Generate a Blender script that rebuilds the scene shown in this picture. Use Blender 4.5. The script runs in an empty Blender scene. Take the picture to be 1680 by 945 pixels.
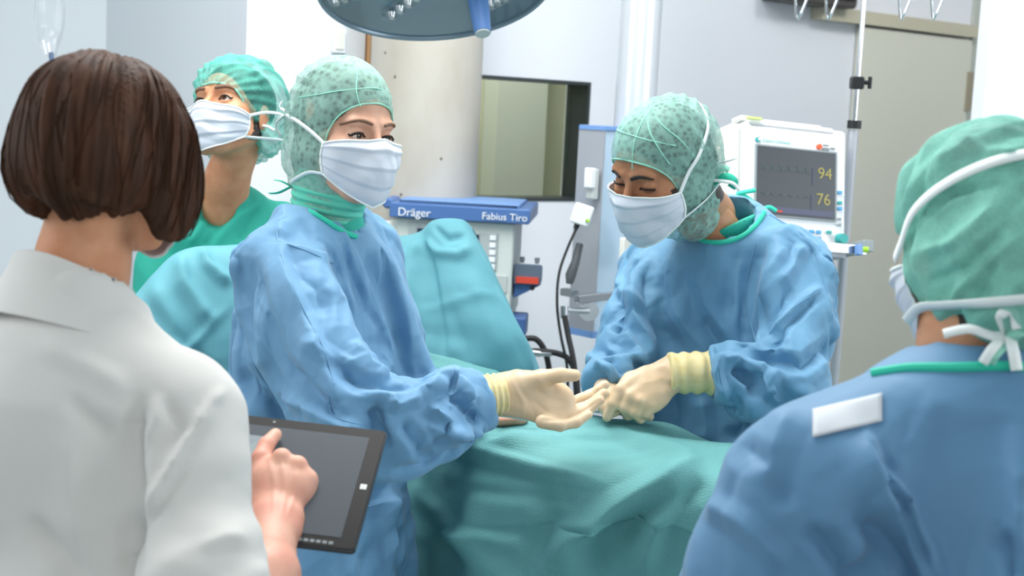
import bpy, math, random
import numpy as np
from mathutils import Vector, Matrix
random.seed(7)
sc = bpy.context.scene
COL = sc.collection
# ------------------------------------------------------------------ camera
F_PX = 2333.0
PITCH, ROLL = math.radians(-7.0), math.radians(2.9)
CAM = np.array([0.0, 0.0, 1.60])
FW = np.array([0.0, math.cos(PITCH), math.sin(PITCH)])
_r0 = np.array([1.0, 0, 0]); _u0 = np.cross(_r0, FW)
RT = _r0 * math.cos(ROLL) + _u0 * math.sin(ROLL)
UP = _u0 * math.cos(ROLL) - _r0 * math.sin(ROLL)
cd = bpy.data.cameras.new('camera'); cam = bpy.data.objects.new('camera', cd); COL.objects.link(cam)
cd.sensor_width = 36; cd.lens = F_PX * 36 / 1680; cd.clip_start = 0.05; cd.clip_end = 60
cam.matrix_world = Matrix(((RT[0], UP[0], -FW[0], CAM[0]), (RT[1], UP[1], -FW[1], CAM[1]), (RT[2], UP[2], -FW[2], CAM[2]), (0, 0, 0, 1)))
cd.dof.use_dof = True; cd.dof.focus_distance = 2.50; cd.dof.aperture_fstop = 6.0
sc.camera = cam
sc.view_settings.view_transform = 'Standard'; sc.view_settings.look = 'None'
sc.view_settings.gamma = 1; sc.view_settings.use_curve_mapping = False
sc.view_settings.exposure = -0.14
# ------------------------------------------------------------------ light
world = bpy.data.worlds.new('world'); sc.world = world; world.use_nodes = True
bg = world.node_tree.nodes['Background']; bg.inputs[0].default_value = (0.86, 0.93, 1.0, 1); bg.inputs[1].default_value = 0.42
def area(name, loc, target, sx, sy, power, col=(1, 1, 1), spread=math.pi):
    l = bpy.data.lights.new(name, 'AREA'); l.shape = 'RECTANGLE'; l.size = sx; l.size_y = sy; l.energy = power; l.color = col; l.spread = spread
    o = bpy.data.objects.new(name, l); COL.objects.link(o); o.location = loc
    o.rotation_euler = (Vector(target) - Vector(loc)).to_track_quat('-Z', 'Y').to_euler()
    o['label'] = 'soft area light ' + name; return o
area('window_light', (4.2, 1.6, 2.3), (0.3, 2.9, 1.1), 2.2, 1.6, 85, (0.95, 0.98, 1.0))
area('ceiling_light', (-0.2, 2.9, 3.05), (0.1, 2.7, 0.0), 1.8, 1.3, 92, (1.0, 0.985, 0.96))
area('side_fill', (-3.0, 1.6, 2.6), (0.0, 2.9, 1.1), 1.6, 1.4, 48, (0.95, 0.98, 1.0))  # soft fill added from camera left, no fixture stands there
area('wall_fill', (1.2, 4.3, 3.1), (1.6, 5.6, 1.4), 2.4, .5, 22, (0.95, 0.97, 1.0))  # added fill that brightens the back wall, not a modelled fixture
area('wall_fill', (-1.2, 3.6, 3.1), (-1.6, 5.0, 1.6), 1.6, .5, 8, (0.95, 0.97, 1.0))  # second added fill, for the wall further left
area('wall_fill', (2.6, 4.6, 3.1), (3.6, 7.2, 1.4), 1.6, .5, 60, (1.0, 0.98, 0.95))  # third added fill, brightens the door end of the wall
area('camera_fill', (0.6, -2.6, 2.8), (0.0, 2.4, 1.0), 3.0, 1.6, 52, (1.0, 0.97, 0.94))  # unseen fill added behind the camera to brighten the near figures
# ------------------------------------------------------------------ helpers
def P(x, y, d):
    return CAM + FW * d + RT * ((x - 840.0) / F_PX * d) + UP * ((472.5 - y) / F_PX * d)
def PV(x, y, d): return Vector(P(x, y, d))
def proj(V):
    q = V - CAM; d = q @ FW
    return 840 + (q @ RT) / d * F_PX, 472.5 - (q @ UP) / d * F_PX, d
def dirc(r, u, t):
    v = RT * r + UP * u - FW * t; return v / np.linalg.norm(v)
def lin(h):
    h = h.lstrip('#'); c = [int(h[i:i + 2], 16) / 255 for i in (0, 2, 4)]
    return tuple(x / 12.92 if x <= 0.04045 else ((x + 0.055) / 1.055) ** 2.4 for x in c) + (1,)
# --- signed distance primitives (numpy)
def cap(a, b, ra, rb, n=None, flat=1.0):
    a = np.asarray(a, float); b = np.asarray(b, float)
    if n is not None: n = np.asarray(n, float); n = n / np.linalg.norm(n)
    def f(p):
        q = p - a; ab = b - a
        if n is not None:
            s = 1.0 / flat - 1.0
            q = q + np.outer(q @ n, n) * s; ab = ab + n * (ab @ n) * s
        t = np.clip((q @ ab) / max(ab @ ab, 1e-12), 0, 1)
        d = np.linalg.norm(q - t[:, None] * ab, axis=1) - (ra + (rb - ra) * t)
        return d * (min(1.0, flat) if n is not None else 1.0)
    return f
def ell(c, r, M=None):
    c = np.asarray(c, float); r = np.asarray(r, float)
    def f(p):
        q = p - c
        if M is not None: q = q @ M
        k0 = np.linalg.norm(q / r, axis=1); k1 = np.linalg.norm(q / (r * r), axis=1)
        return np.where(k1 > 1e-9, k0 * (k0 - 1.0) / np.maximum(k1, 1e-9), -r.min())
    return f
def smin(a, b, k):
    if k <= 0: return np.minimum(a, b)
    h = np.clip(0.5 + 0.5 * (b - a) / k, 0, 1)
    return b + (a - b) * h - k * h * (1 - h)
def union(fs, k=0.02):
    def f(p):
        d = None
        for g in fs:
            kk = k
            if isinstance(g, tuple): g, kk = g
            v = g(p); d = v if d is None else smin(d, v, kk)
        return d
    return f
def sub(f0, f1, k=0.004):
    return lambda p: -smin(-f0(p), f1(p), k)
def chain(pts, k=0.015, n=None, flat=1.0):
    """pts: (x,y,z,r) world"""
    return union([cap(pts[i][:3], pts[i + 1][:3], pts[i][3], pts[i + 1][3], n, flat) for i in range(len(pts) - 1)], k)
def pc(pts):   # pixel points (x,y,d,r) -> world points
    return [tuple(P(a, b, c)) + (r,) for a, b, c, r in pts]
# --- surface nets
def nets(f, lo, hi, h, block=10, marg=0.012):
    lo = np.asarray(lo, float); hi = np.asarray(hi, float)
    nb = np.ceil((hi - lo) / (h * block)).astype(int); n = nb * block + 1
    bc = np.stack(np.meshgrid(*[np.arange(k) for k in nb], indexing='ij'), -1).reshape(-1, 3)
    cen = lo + (bc + 0.5) * block * h
    dv = f(cen)
    act = np.abs(dv) < block * h * 0.87 * 1.05 + marg
    G = np.ones(n, np.float32)
    neg = bc[(~act) & (dv < 0)]
    for i, j, k in neg: G[i*block:(i+1)*block+1, j*block:(j+1)*block+1, k*block:(k+1)*block+1] = -1
    loc = np.stack(np.meshgrid(*[np.arange(block + 1)] * 3, indexing='ij'), -1).reshape(-1, 3)
    A = bc[act]; CH = 160
    for s in range(0, len(A), CH):
        a = A[s:s + CH]
        idx = (a[:, None, :] * block + loc[None]).reshape(-1, 3)
        G[idx[:, 0], idx[:, 1], idx[:, 2]] = f(lo + idx * h)
    S = G < 0
    cs = np.zeros(tuple(n - 1), np.int8)
    for di in (0, 1):
        for dj in (0, 1):
            for dk in (0, 1):
                cs += S[di:n[0]-1+di, dj:n[1]-1+dj, dk:n[2]-1+dk]
    cells = np.argwhere((cs > 0) & (cs < 8))
    vid = -np.ones(tuple(n - 1), np.int64); vid[tuple(cells.T)] = np.arange(len(cells))
    acc = np.zeros((len(cells), 3)); cnt = np.zeros(len(cells))
    cr = [(i, j, k) for i in (0, 1) for j in (0, 1) for k in (0, 1)]
    for a in cr:
        for ax in range(3):
            if a[ax]: continue
            b = list(a); b[ax] = 1
            ia = cells + np.array(a); ib = cells + np.array(b)
            va = G[tuple(ia.T)]; vb = G[tuple(ib.T)]
            m = (va < 0) != (vb < 0)
            t = np.where(m, va / np.where(m, va - vb, 1), 0)
            pt = np.array(a, float)[None].repeat(len(cells), 0); pt[:, ax] += t
            acc[m] += pt[m]; cnt[m] += 1
    V = lo + (cells + acc / cnt[:, None]) * h
    Q = []
    for ax in range(3):
        o = [(1, 2), (2, 0), (0, 1)][ax]
        s0 = [slice(0, -1)] * 3; s1 = [slice(0, -1)] * 3
        s0[ax] = slice(0, n[ax] - 1); s1[ax] = slice(1, n[ax])
        for k in o: s0[k] = slice(1, n[k] - 1); s1[k] = slice(1, n[k] - 1)
        A0 = S[tuple(s0)]; B0 = S[tuple(s1)]
        e = np.argwhere(A0 != B0)
        if not len(e): continue
        inv = A0[tuple(e.T)]
        for k in o: e[:, k] += 1
        def at(du, dv):
            q = e.copy(); q[:, o[0]] -= du; q[:, o[1]] -= dv
            return vid[tuple(q.T)]
        q = np.stack([at(1, 1), at(0, 1), at(0, 0), at(1, 0)], 1)
        q[~inv] = q[~inv][:, ::-1]
        Q.append(q)
    return V, np.concatenate(Q)
def vnormals(V, Q):
    a = V[Q[:, 2]] - V[Q[:, 0]]; b = V[Q[:, 3]] - V[Q[:, 1]]
    fn = np.cross(a, b); N = np.zeros_like(V)
    for i in range(4): np.add.at(N, Q[:, i], fn)
    return N / np.maximum(np.linalg.norm(N, axis=1), 1e-12)[:, None]
def lap(V, Q, it=1, w=0.5):
    for _ in range(it):
        acc = np.zeros_like(V); c = np.zeros(len(V))
        for i in range(4):
            np.add.at(acc, Q[:, i], V[Q[:, (i + 1) % 4]]); np.add.at(c, Q[:, i], 1)
            np.add.at(acc, Q[:, i], V[Q[:, (i - 1) % 4]]); np.add.at(c, Q[:, i], 1)
        V = V * (1 - w) + w * acc / np.maximum(c, 1)[:, None]
    return V
def bounds(pts, m):
    a = np.array([p[:3] for p in pts]); return a.min(0) - m, a.max(0) + m
# --- noise
def vnoise(p, seed=0):
    i = np.floor(p).astype(np.int64); f = p - i; f = f * f * (3 - 2 * f); r = 0
    for a in (0, 1):
        for b in (0, 1):
            for c in (0, 1):
                h = (i[:, 0] + a) * 374761393 + (i[:, 1] + b) * 668265263 + (i[:, 2] + c) * 2147483647 + seed * 974711
                h = (h ^ (h >> 13)) * 1274126177; h = (h ^ (h >> 16)) & 0xffff
                w = (f[:, 0] if a else 1 - f[:, 0]) * (f[:, 1] if b else 1 - f[:, 1]) * (f[:, 2] if c else 1 - f[:, 2])
                r = r + w * h / 65535.0
    return r
def crumple(V, wl, amp, seed, layers=3, warp=0.35, stretch=None):
    """facetted, paper-like folding of non-woven cloth"""
    rs = np.random.RandomState(seed); out = 0
    W = V / wl
    if stretch is not None:
        ax, s = stretch; ax = np.asarray(ax, float); ax /= np.linalg.norm(ax)
        W = W + np.outer(W @ ax, ax) * (1 / s - 1)
    wv = np.stack([vnoise(W * 0.7 + 11 * k, seed + k) for k in range(3)], 1)
    for l in range(layers):
        n = rs.normal(size=3); n /= np.linalg.norm(n)
        t = (W + wv * warp * 3) @ n * (0.8 + 0.5 * l) + rs.rand() * 9
        tri = np.abs((t % 1.0) - 0.5) * 2
        m = vnoise(W * 0.5 + 31 * l, seed + 9 + l)
        out = out + (tri - 0.5) * np.clip(m * 2 - 0.5, 0, 1)
    return out * amp
def strokes(V, N, S, gain=1.0):
    """sharp folds along lines: each (points, height m, width left px, width right px)"""
    x, y, d = proj(V); q = V - CAM; q /= np.linalg.norm(q, axis=1)[:, None]
    fac = np.clip(-(q * N).sum(1) * 2.5, 0, 1); out = np.zeros(len(V))
    for pts, amp, wl, wr in S:
        pts = np.array(pts, float); W = max(wl, wr)
        m = (x > pts[:, 0].min() - W) & (x < pts[:, 0].max() + W) & (y > pts[:, 1].min() - W) & (y < pts[:, 1].max() + W) & (fac > 0)
        if not m.any(): continue
        X = np.stack([x[m], y[m]], 1); best = np.full(len(X), 1e9); sg = np.zeros(len(X)); tt = np.zeros(len(X))
        L = np.r_[0, np.cumsum(np.linalg.norm(np.diff(pts, axis=0), axis=1))]
        for i in range(len(pts) - 1):
            ab = pts[i + 1] - pts[i]; t = np.clip(((X - pts[i]) @ ab) / (ab @ ab), 0, 1)
            r = X - pts[i] - t[:, None] * ab; dd = np.linalg.norm(r, axis=1)
            u = dd < best; best[u] = dd[u]
            sg[u] = (ab[0] * r[u, 1] - ab[1] * r[u, 0]); tt[u] = (L[i] + t[u] * (L[i + 1] - L[i])) / L[-1]
        w = np.where(sg < 0, wl, wr)       # sg<0: left of the travel direction as drawn on paper
        pr = np.clip(1 - best / w, 0, 1) ** 1.15
        tp = np.clip(np.minimum(tt, 1 - tt) * 5 + 0.12, 0, 1)
        out[m] += amp * pr * tp * fac[m]
    return out * gain
# --- objects
def mesh_obj(name, V, Q, mats, parent=None, smooth=True, mi=None):
    me = bpy.data.meshes.new(name); V = np.asarray(V, np.float32); Q = np.asarray(Q, np.int32); k = Q.shape[1]
    me.vertices.add(len(V)); me.vertices.foreach_set('co', V.ravel())
    me.loops.add(Q.size); me.loops.foreach_set('vertex_index', Q.ravel())
    me.polygons.add(len(Q)); me.polygons.foreach_set('loop_start', np.arange(0, Q.size, k, dtype=np.int32))
    me.polygons.foreach_set('use_smooth', np.full(len(Q), smooth))
    if not isinstance(mats, (list, tuple)): mats = [mats]
    for m in mats: me.materials.append(m)
    if mi is not None: me.polygons.foreach_set('material_index', np.asarray(mi, np.int32))
    me.update(calc_edges=True); me.validate()
    o = bpy.data.objects.new(name, me); COL.objects.link(o); 
    if parent is not None: setp(o, parent)
    return o
def setp(o, parent):
    bpy.context.view_layer.update()
    o.parent = parent; o.matrix_parent_inverse = parent.matrix_world.inverted()
def tag(o, label=None, cat=None, group=None, kind=None):
    if label: o['label'] = label
    if cat: o['category'] = cat
    if group: o['group'] = group
    if kind: o['kind'] = kind
    return o
def empty(name, loc, label, cat, group=None):
    o = bpy.data.objects.new(name, None); COL.objects.link(o); o.location = Vector([float(v) for v in loc]); o.empty_display_size = 0.1
    return tag(o, label, cat, group)
class MB:
    """collects simple solids into one mesh"""
    def __init__(s): s.v = []; s.f = []
    def add(s, v, f):
        b = len(s.v); s.v += [tuple(float(c) for c in x) for x in v]; s.f += [tuple(i + b for i in q) for q in f]; return s
    def box(s, c, size, M=None, bev=0.0):
        sx, sy, sz = [q / 2 for q in size]; M = np.eye(3) if M is None else M; c = np.asarray(c, float)
        if bev <= 0:
            v = [c + M @ np.array([a * sx, b * sy, d * sz]) for a in (-1, 1) for b in (-1, 1) for d in (-1, 1)]
            return s.add(v, [(0, 1, 3, 2), (4, 6, 7, 5), (0, 4, 5, 1), (2, 3, 7, 6), (0, 2, 6, 4), (1, 5, 7, 3)])
        # rounded outline (in local x,z), chamfered front and back (local y)
        r = bev; out = []; n = 4
        for (cx, cz, a0) in ((sx - r, sz - r, 0), (-sx + r, sz - r, 90), (-sx + r, -sz + r, 180), (sx - r, -sz + r, 270)):
            for i in range(n + 1):
                a = math.radians(a0 + 90 * i / n); out.append((cx, cz, math.cos(a), math.sin(a)))
        e = min(r * 0.5, sy * 0.5); rings = [(-sy, r - e), (-sy + e, r), (sy - e, r), (sy, r - e)]
        v = []; K = len(out)
        for y, rr in rings: v += [c + M @ np.array([x + rr * ca, y, z + rr * sa]) for x, z, ca, sa in out]
        f = [tuple(range(K - 1, -1, -1))[::-1], tuple(range(3 * K, 4 * K))[::-1]]
        for g in range(3):
            for i in range(K): j = (i + 1) % K; f.append((g * K + j, g * K + i, (g + 1) * K + i, (g + 1) * K + j)[::-1])
        f = [tuple(q) for q in f]
        return s.add(v, f)
    def tube(s, pts, r, n=10, flat=None):
        pts = [np.asarray(p, float)[:3] for p in pts]; rs = r if isinstance(r, (list, tuple)) else [r] * len(pts)
        ref = None; v = []; f = []
        for i, p in enumerate(pts):
            t = pts[min(i + 1, len(pts) - 1)] - pts[max(i - 1, 0)]; t = t / max(np.linalg.norm(t), 1e-9)
            if ref is None: ref = np.array([0, 0, 1.0]) if abs(t[2]) < 0.9 else np.array([1.0, 0, 0])
            a = np.cross(t, ref); a /= np.linalg.norm(a); b = np.cross(a, t); ref = b
            v += [p + rs[i] * (math.cos(2 * math.pi * k / n) * a + math.sin(2 * math.pi * k / n) * b) for k in range(n)]
        m = len(pts)
        for i in range(m - 1):
            for k in range(n): j = (k + 1) % n; f.append((i * n + k, i * n + j, (i + 1) * n + j, (i + 1) * n + k))
        f.append(tuple(range(n))[::-1]); f.append(tuple((m - 1) * n + k for k in range(n)))
        return s.add(v, f)
    def build(s, name, mat, parent=None, smooth=False, bevel=0):
        me = bpy.data.meshes.new(name); me.from_pydata(s.v, [], s.f); me.materials.append(mat)
        bmx = __import__('bmesh').new(); bmx.from_mesh(me); __import__('bmesh').ops.recalc_face_normals(bmx, faces=bmx.faces); bmx.to_mesh(me); bmx.free()
        if smooth:
            for p in me.polygons: p.use_smooth = True
            me.set_sharp_from_angle(angle=math.radians(38))
        o = bpy.data.objects.new(name, me); COL.objects.link(o)
        if bevel:
            b = o.modifiers.new('bevel', 'BEVEL'); b.width = bevel; b.segments = 3; b.limit_method = 'ANGLE'
        if parent is not None: setp(o, parent)
        return o
def catmull(pts, n=8):
    pts = [np.asarray(p, float) for p in pts]; out = []
    for i in range(len(pts) - 1):
        p0 = pts[max(i - 1, 0)]; p1 = pts[i]; p2 = pts[i + 1]; p3 = pts[min(i + 2, len(pts) - 1)]
        for k in range(n):
            t = k / n; out.append(0.5 * ((2 * p1) + (-p0 + p2) * t + (2 * p0 - 5 * p1 + 4 * p2 - p3) * t * t + (-p0 + 3 * p1 - 3 * p2 + p3) * t ** 3))
    out.append(pts[-1]); return out
def grid_patch(C, nu, nv):
    """C: rows of control points -> dense smooth grid"""
    rows = [catmull(r, nu) for r in C]
    cols = [catmull([rows[i][j] for i in range(len(rows))], nv) for j in range(len(rows[0]))]
    A = np.array(cols).transpose(1, 0, 2); return A
def grid_quads(a, b):
    i = np.arange(a * b).reshape(a, b)
    return np.stack([i[:-1, :-1], i[1:, :-1], i[1:, 1:], i[:-1, 1:]], -1).reshape(-1, 4)
def sheet(name, A, mat, parent=None, thick=0.0012):
    a, b = A.shape[:2]; V = A.reshape(-1, 3); Q = grid_quads(a, b); N = vnormals(V, Q)
    m = len(V); V2 = np.concatenate([V, V - N * thick]); Q2 = [Q, Q[:, ::-1] + m]
    i = np.arange(m).reshape(a, b); ring = np.concatenate([i[0, :], i[1:, -1], i[-1, -2::-1], i[-2:0:-1, 0]])
    nx = np.roll(ring, -1); Q2.append(np.stack([ring, nx, nx + m, ring + m], 1))
    return mesh_obj(name, V2, np.concatenate(Q2), mat, parent)
def text(name, s, M, size, mat, parent, ext=0.0004, loc=None):
    cu = bpy.data.curves.new(name, 'FONT'); cu.body = s; cu.size = size; cu.extrude = ext; cu.align_x = 'LEFT'
    t = bpy.data.objects.new(name, cu); COL.objects.link(t)
    me = bpy.data.meshes.new_from_object(t.evaluated_get(bpy.context.evaluated_depsgraph_get()))
    bpy.data.objects.remove(t); me.materials.clear(); me.materials.append(mat)
    o = bpy.data.objects.new(name, me); COL.objects.link(o); o.matrix_world = M
    if parent is not None: setp(o, parent)
    return o
def frame(loc, x, y, z):
    return Matrix(((x[0], y[0], z[0], loc[0]), (x[1], y[1], z[1], loc[1]), (x[2], y[2], z[2], loc[2]), (0, 0, 0, 1)))
# ------------------------------------------------------------------ materials
def mat(name, col, rough=0.6, metal=0.0, **k):
    m = bpy.data.materials.new(name); m.use_nodes = True; nt = m.node_tree; b = nt.nodes['Principled BSDF']
    b.inputs['Base Color'].default_value = lin(col) if isinstance(col, str) else col
    b.inputs['Roughness'].default_value = rough; b.inputs['Metallic'].default_value = metal
    if 'sss' in k: b.inputs['Subsurface Weight'].default_value = k['sss']; b.inputs['Subsurface Scale'].default_value = 0.01
    if 'spec' in k: b.inputs['Specular IOR Level'].default_value = k['spec']
    if 'emit' in k: b.inputs['Emission Color'].default_value = lin(k['emit']); b.inputs['Emission Strength'].default_value = k.get('es', 1)
    if 'sheen' in k: b.inputs['Sheen Weight'].default_value = k['sheen']
    if 'coat' in k: b.inputs['Coat Weight'].default_value = k['coat']
    if 'alpha' in k: b.inputs['Alpha'].default_value = k['alpha']
    if 'trans' in k: b.inputs['Transmission Weight'].default_value = k['trans']
    return m
def nd(nt, t, **k):
    n = nt.nodes.new(t)
    for a, v in k.items():
        if a.startswith('i_'): n.inputs[a[2:].replace('_', ' ')].default_value = v
        else: setattr(n, a, v)
    return n
def vary(m, c2, scale=6, detail=4, lo=0.35, hi=0.65, stretch=(1, 1, 1)):
    """soft procedural colour variation between the base colour and c2"""
    nt = m.node_tree; b = nt.nodes['Principled BSDF']; c1 = tuple(b.inputs['Base Color'].default_value)
    tc = nd(nt, 'ShaderNodeTexCoord'); mp = nd(nt, 'ShaderNodeMapping'); mp.inputs['Scale'].default_value = stretch
    nt.links.new(tc.outputs['Object'], mp.inputs[0])
    n = nd(nt, 'ShaderNodeTexNoise', i_Scale=scale, i_Detail=detail); nt.links.new(mp.outputs[0], n.inputs['Vector'])
    r = nd(nt, 'ShaderNodeValToRGB'); r.color_ramp.elements[0].position = lo; r.color_ramp.elements[1].position = hi
    r.color_ramp.elements[0].color = c1; r.color_ramp.elements[1].color = lin(c2)
    nt.links.new(n.outputs[0], r.inputs[0]); nt.links.new(r.outputs[0], b.inputs['Base Color']); return n
def weave(m, scale, strength, dist=0.0006, kind='waffle'):
    nt = m.node_tree; b = nt.nodes['Principled BSDF']; tc = nd(nt, 'ShaderNodeTexCoord')
    bp = nd(nt, 'ShaderNodeBump'); bp.inputs['Strength'].default_value = strength; bp.inputs['Distance'].default_value = dist
    if kind == 'waffle':
        v = nd(nt, 'ShaderNodeTexVoronoi', i_Scale=scale); v.inputs['Randomness'].default_value = 0.35
        nt.links.new(tc.outputs['Object'], v.inputs['Vector']); nt.links.new(v.outputs['Distance'], bp.inputs['Height'])
    else:
        v = nd(nt, 'ShaderNodeTexNoise', i_Scale=scale, i_Detail=3); nt.links.new(tc.outputs['Object'], v.inputs['Vector']); nt.links.new(v.outputs[0], bp.inputs['Height'])
    nt.links.new(bp.outputs[0], b.inputs['Normal'])
M = {}
M['gown'] = mat('gown_blue', '6c9bbf', 0.62, spec=0.35, sheen=0.15); vary(M['gown'], '6594b9', 9, 3); weave(M['gown'], 420, 0.25, 0.0006)
M['gown_b'] = mat('gown_blue_teal', '6699bb', 0.62, spec=0.35, sheen=0.15); vary(M['gown_b'], '6092b5', 9, 3); weave(M['gown_b'], 420, 0.25, 0.0006)
M['gown_c'] = mat('gown_blue_deep', '608db2', 0.62, spec=0.35, sheen=0.15); vary(M['gown_c'], '5986ab', 6, 3); weave(M['gown_c'], 420, 0.25, 0.0006)
M['drape'] = mat('drape_teal', '6aa5a6', 0.7, spec=0.25); vary(M['drape'], '629d9f', 5, 3); weave(M['drape'], 240, 0.7, 0.0011)
M['drape_l'] = mat('drape_aqua', '70b0bc', 0.65, spec=0.3); vary(M['drape_l'], '68a9b6', 5, 3); weave(M['drape_l'], 300, 0.3, 0.0008)
M['scrub'] = mat('scrub_green', '2fb3a0', 0.75); vary(M['scrub'], '28a894', 8, 3)
M['tie'] = mat('tie_teal', '2cc4a6', 0.7); weave(M['tie'], 300, 0.3)
M['skin'] = mat('skin', 'dcae96', 0.5, sss=0.12, spec=0.4); vary(M['skin'], 'd29f85', 26, 3); 
M['skin_w'] = mat('skin_warm', 'd9a07c', 0.5, sss=0.12, spec=0.4); vary(M['skin_w'], 'c98b66', 22, 3)
M['skin_m'] = mat('skin_tan', 'b98462', 0.5, sss=0.1, spec=0.4); vary(M['skin_m'], 'aa7453', 22, 3)
M['skin_p'] = mat('skin_hand', 'e0b09a', 0.5, sss=0.12, spec=0.4); vary(M['skin_p'], 'd99a86', 18, 3)
M['hair'] = mat('hair_brown', '33231a', 0.6, spec=0.18)
M['hair_d'] = mat('hair_dark', '231b16', 0.5)
M['stubble'] = mat('beard_stubble', '3a2c24', 0.8)
M['brow'] = mat('brow_hair', '7a5a45', 0.7)
M['lash'] = mat('lash', '1c1512', 0.6)
M['glove'] = mat('latex_glove', 'dbc3a4', 0.42, sss=0.1, spec=0.45); vary(M['glove'], 'd4b996', 14, 3); weave(M['glove'], 60, 0.12, 0.001, 'noise')
M['glove_cuff'] = mat('latex_cuff', 'e2d5a4', 0.5, sss=0.1); vary(M['glove_cuff'], 'dccb8e', 30, 3, stretch=(1, 1, 3))
M['mask'] = mat('mask_white', 'd0d7e2', 0.75, sss=0.05); weave(M['mask'], 500, 0.12, 0.0004)
M['strap'] = mat('strap_white', 'e8f0f0', 0.7)
M['shirt'] = mat('shirt_white', 'dcdbd8', 0.85); weave(M['shirt'], 500, 0.2, 0.0005); 
M['white'] = mat('white_plastic', 'e9edf1', 0.4); M['offwhite'] = mat('offwhite_plastic', 'e4e5de', 0.45)
M['grey'] = mat('grey_plastic', 'c3c9c8', 0.45); M['grey_d'] = mat('grey_dark_plastic', '8d979b', 0.5)
M['blue'] = mat('machine_blue', '4a6ea6', 0.4); M['blue_l'] = mat('machine_blue_light', '6f97cf', 0.45)
M['steel'] = mat('brushed_steel', 'b9bfc4', 0.3, 1.0); M['chrome'] = mat('chrome', 'd8dde2', 0.12, 1.0)
M['alu'] = mat('painted_aluminium', 'b0b5bd', 0.38, 0.3)
M['black'] = mat('black_plastic', '15171a', 0.45); M['rubber'] = mat('black_rubber', '141619', 0.55)
M['pendant'] = mat('pendant_blue', 'b2cade', 0.5)
M['red'] = mat('red_label', 'c9432f', 0.6); M['orange'] = mat('orange_mark', 'e2643a', 0.6)
M['teal_k'] = mat('teal_key', '2f9f9c', 0.5); M['blue_k'] = mat('blue_key', '4f9fd0', 0.5); M['green_k'] = mat('green_cap', '9fd23c', 0.5)
M['screen'] = mat('screen_dark', '30363c', 0.35, emit='353c42', es=0.55, spec=0.4)
M['digit'] = mat('screen_digit', '8a8348', 0.5, emit='8a8348', es=0.45); M['trace'] = mat('screen_trace', '46555a', 0.5, emit='4b5f66', es=0.6)
M['print_w'] = mat('print_white', 'e8eef4', 0.5); M['print_g'] = mat('print_grey', '7d888c', 0.6)
M['wall'] = mat('wall_paint', 'dfe3ea', 0.7); M['wall_r'] = mat('wall_paint_grey', 'd3d6d6', 0.7)
M['wall_l'] = mat('wall_paint_left', 'dfe5eb', 0.6)
M['floor'] = mat('floor_vinyl', '9fb0ae', 0.35); vary(M['floor'], '95a6a6', 3, 6)
M['ceil'] = mat('ceiling_paint', 'eceeee', 0.8)
M['door'] = mat('door_beige', 'd2d2c5', 0.5)
M['door_t'] = mat('door_track', 'bfbaa6', 0.5)
M['copper'] = mat('brown_strip', 'b88f66', 0.5)
M['conc'] = mat('concrete', 'bfbbb2', 0.8); vary(M['conc'], 'b0aa9e', 9, 8, 0.3, 0.75, (1, 1, 0.45))
M['tile'] = mat('lamp_underside', '6f8796', 0.15, 0.3, coat=0.6); M['lamp_rim'] = mat('lamp_rim', '8699a6', 0.3, 0.3)
M['lamp_h'] = mat('lamp_handle', '4f79b4', 0.5)
M['clear'] = mat('clear_plastic', 'f4f8fb', 0.08, trans=0.9, alpha=0.35)
M['flesh'] = mat('incision_skin', 'd9a184', 0.45)
M['hairfine'] = mat('hair_fine', '3a2519', 0.75, spec=0.08)
# hair: strands running down
def strandmat(m, c1, c2, sc_):
    nt = m.node_tree; b = nt.nodes['Principled BSDF']; b.inputs['Base Color'].default_value = lin(c1)
    n = vary(m, c2, sc_, 5, 0.4, 0.75, (1, 1, 0.06))
    bp = nd(nt, 'ShaderNodeBump'); bp.inputs['Strength'].default_value = 0.35; bp.inputs['Distance'].default_value = 0.002
    nt.links.new(n.outputs[0], bp.inputs['Height']); nt.links.new(bp.outputs[0], b.inputs['Normal'])
strandmat(M['hair'], '3b2519', '553625', 45)
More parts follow.
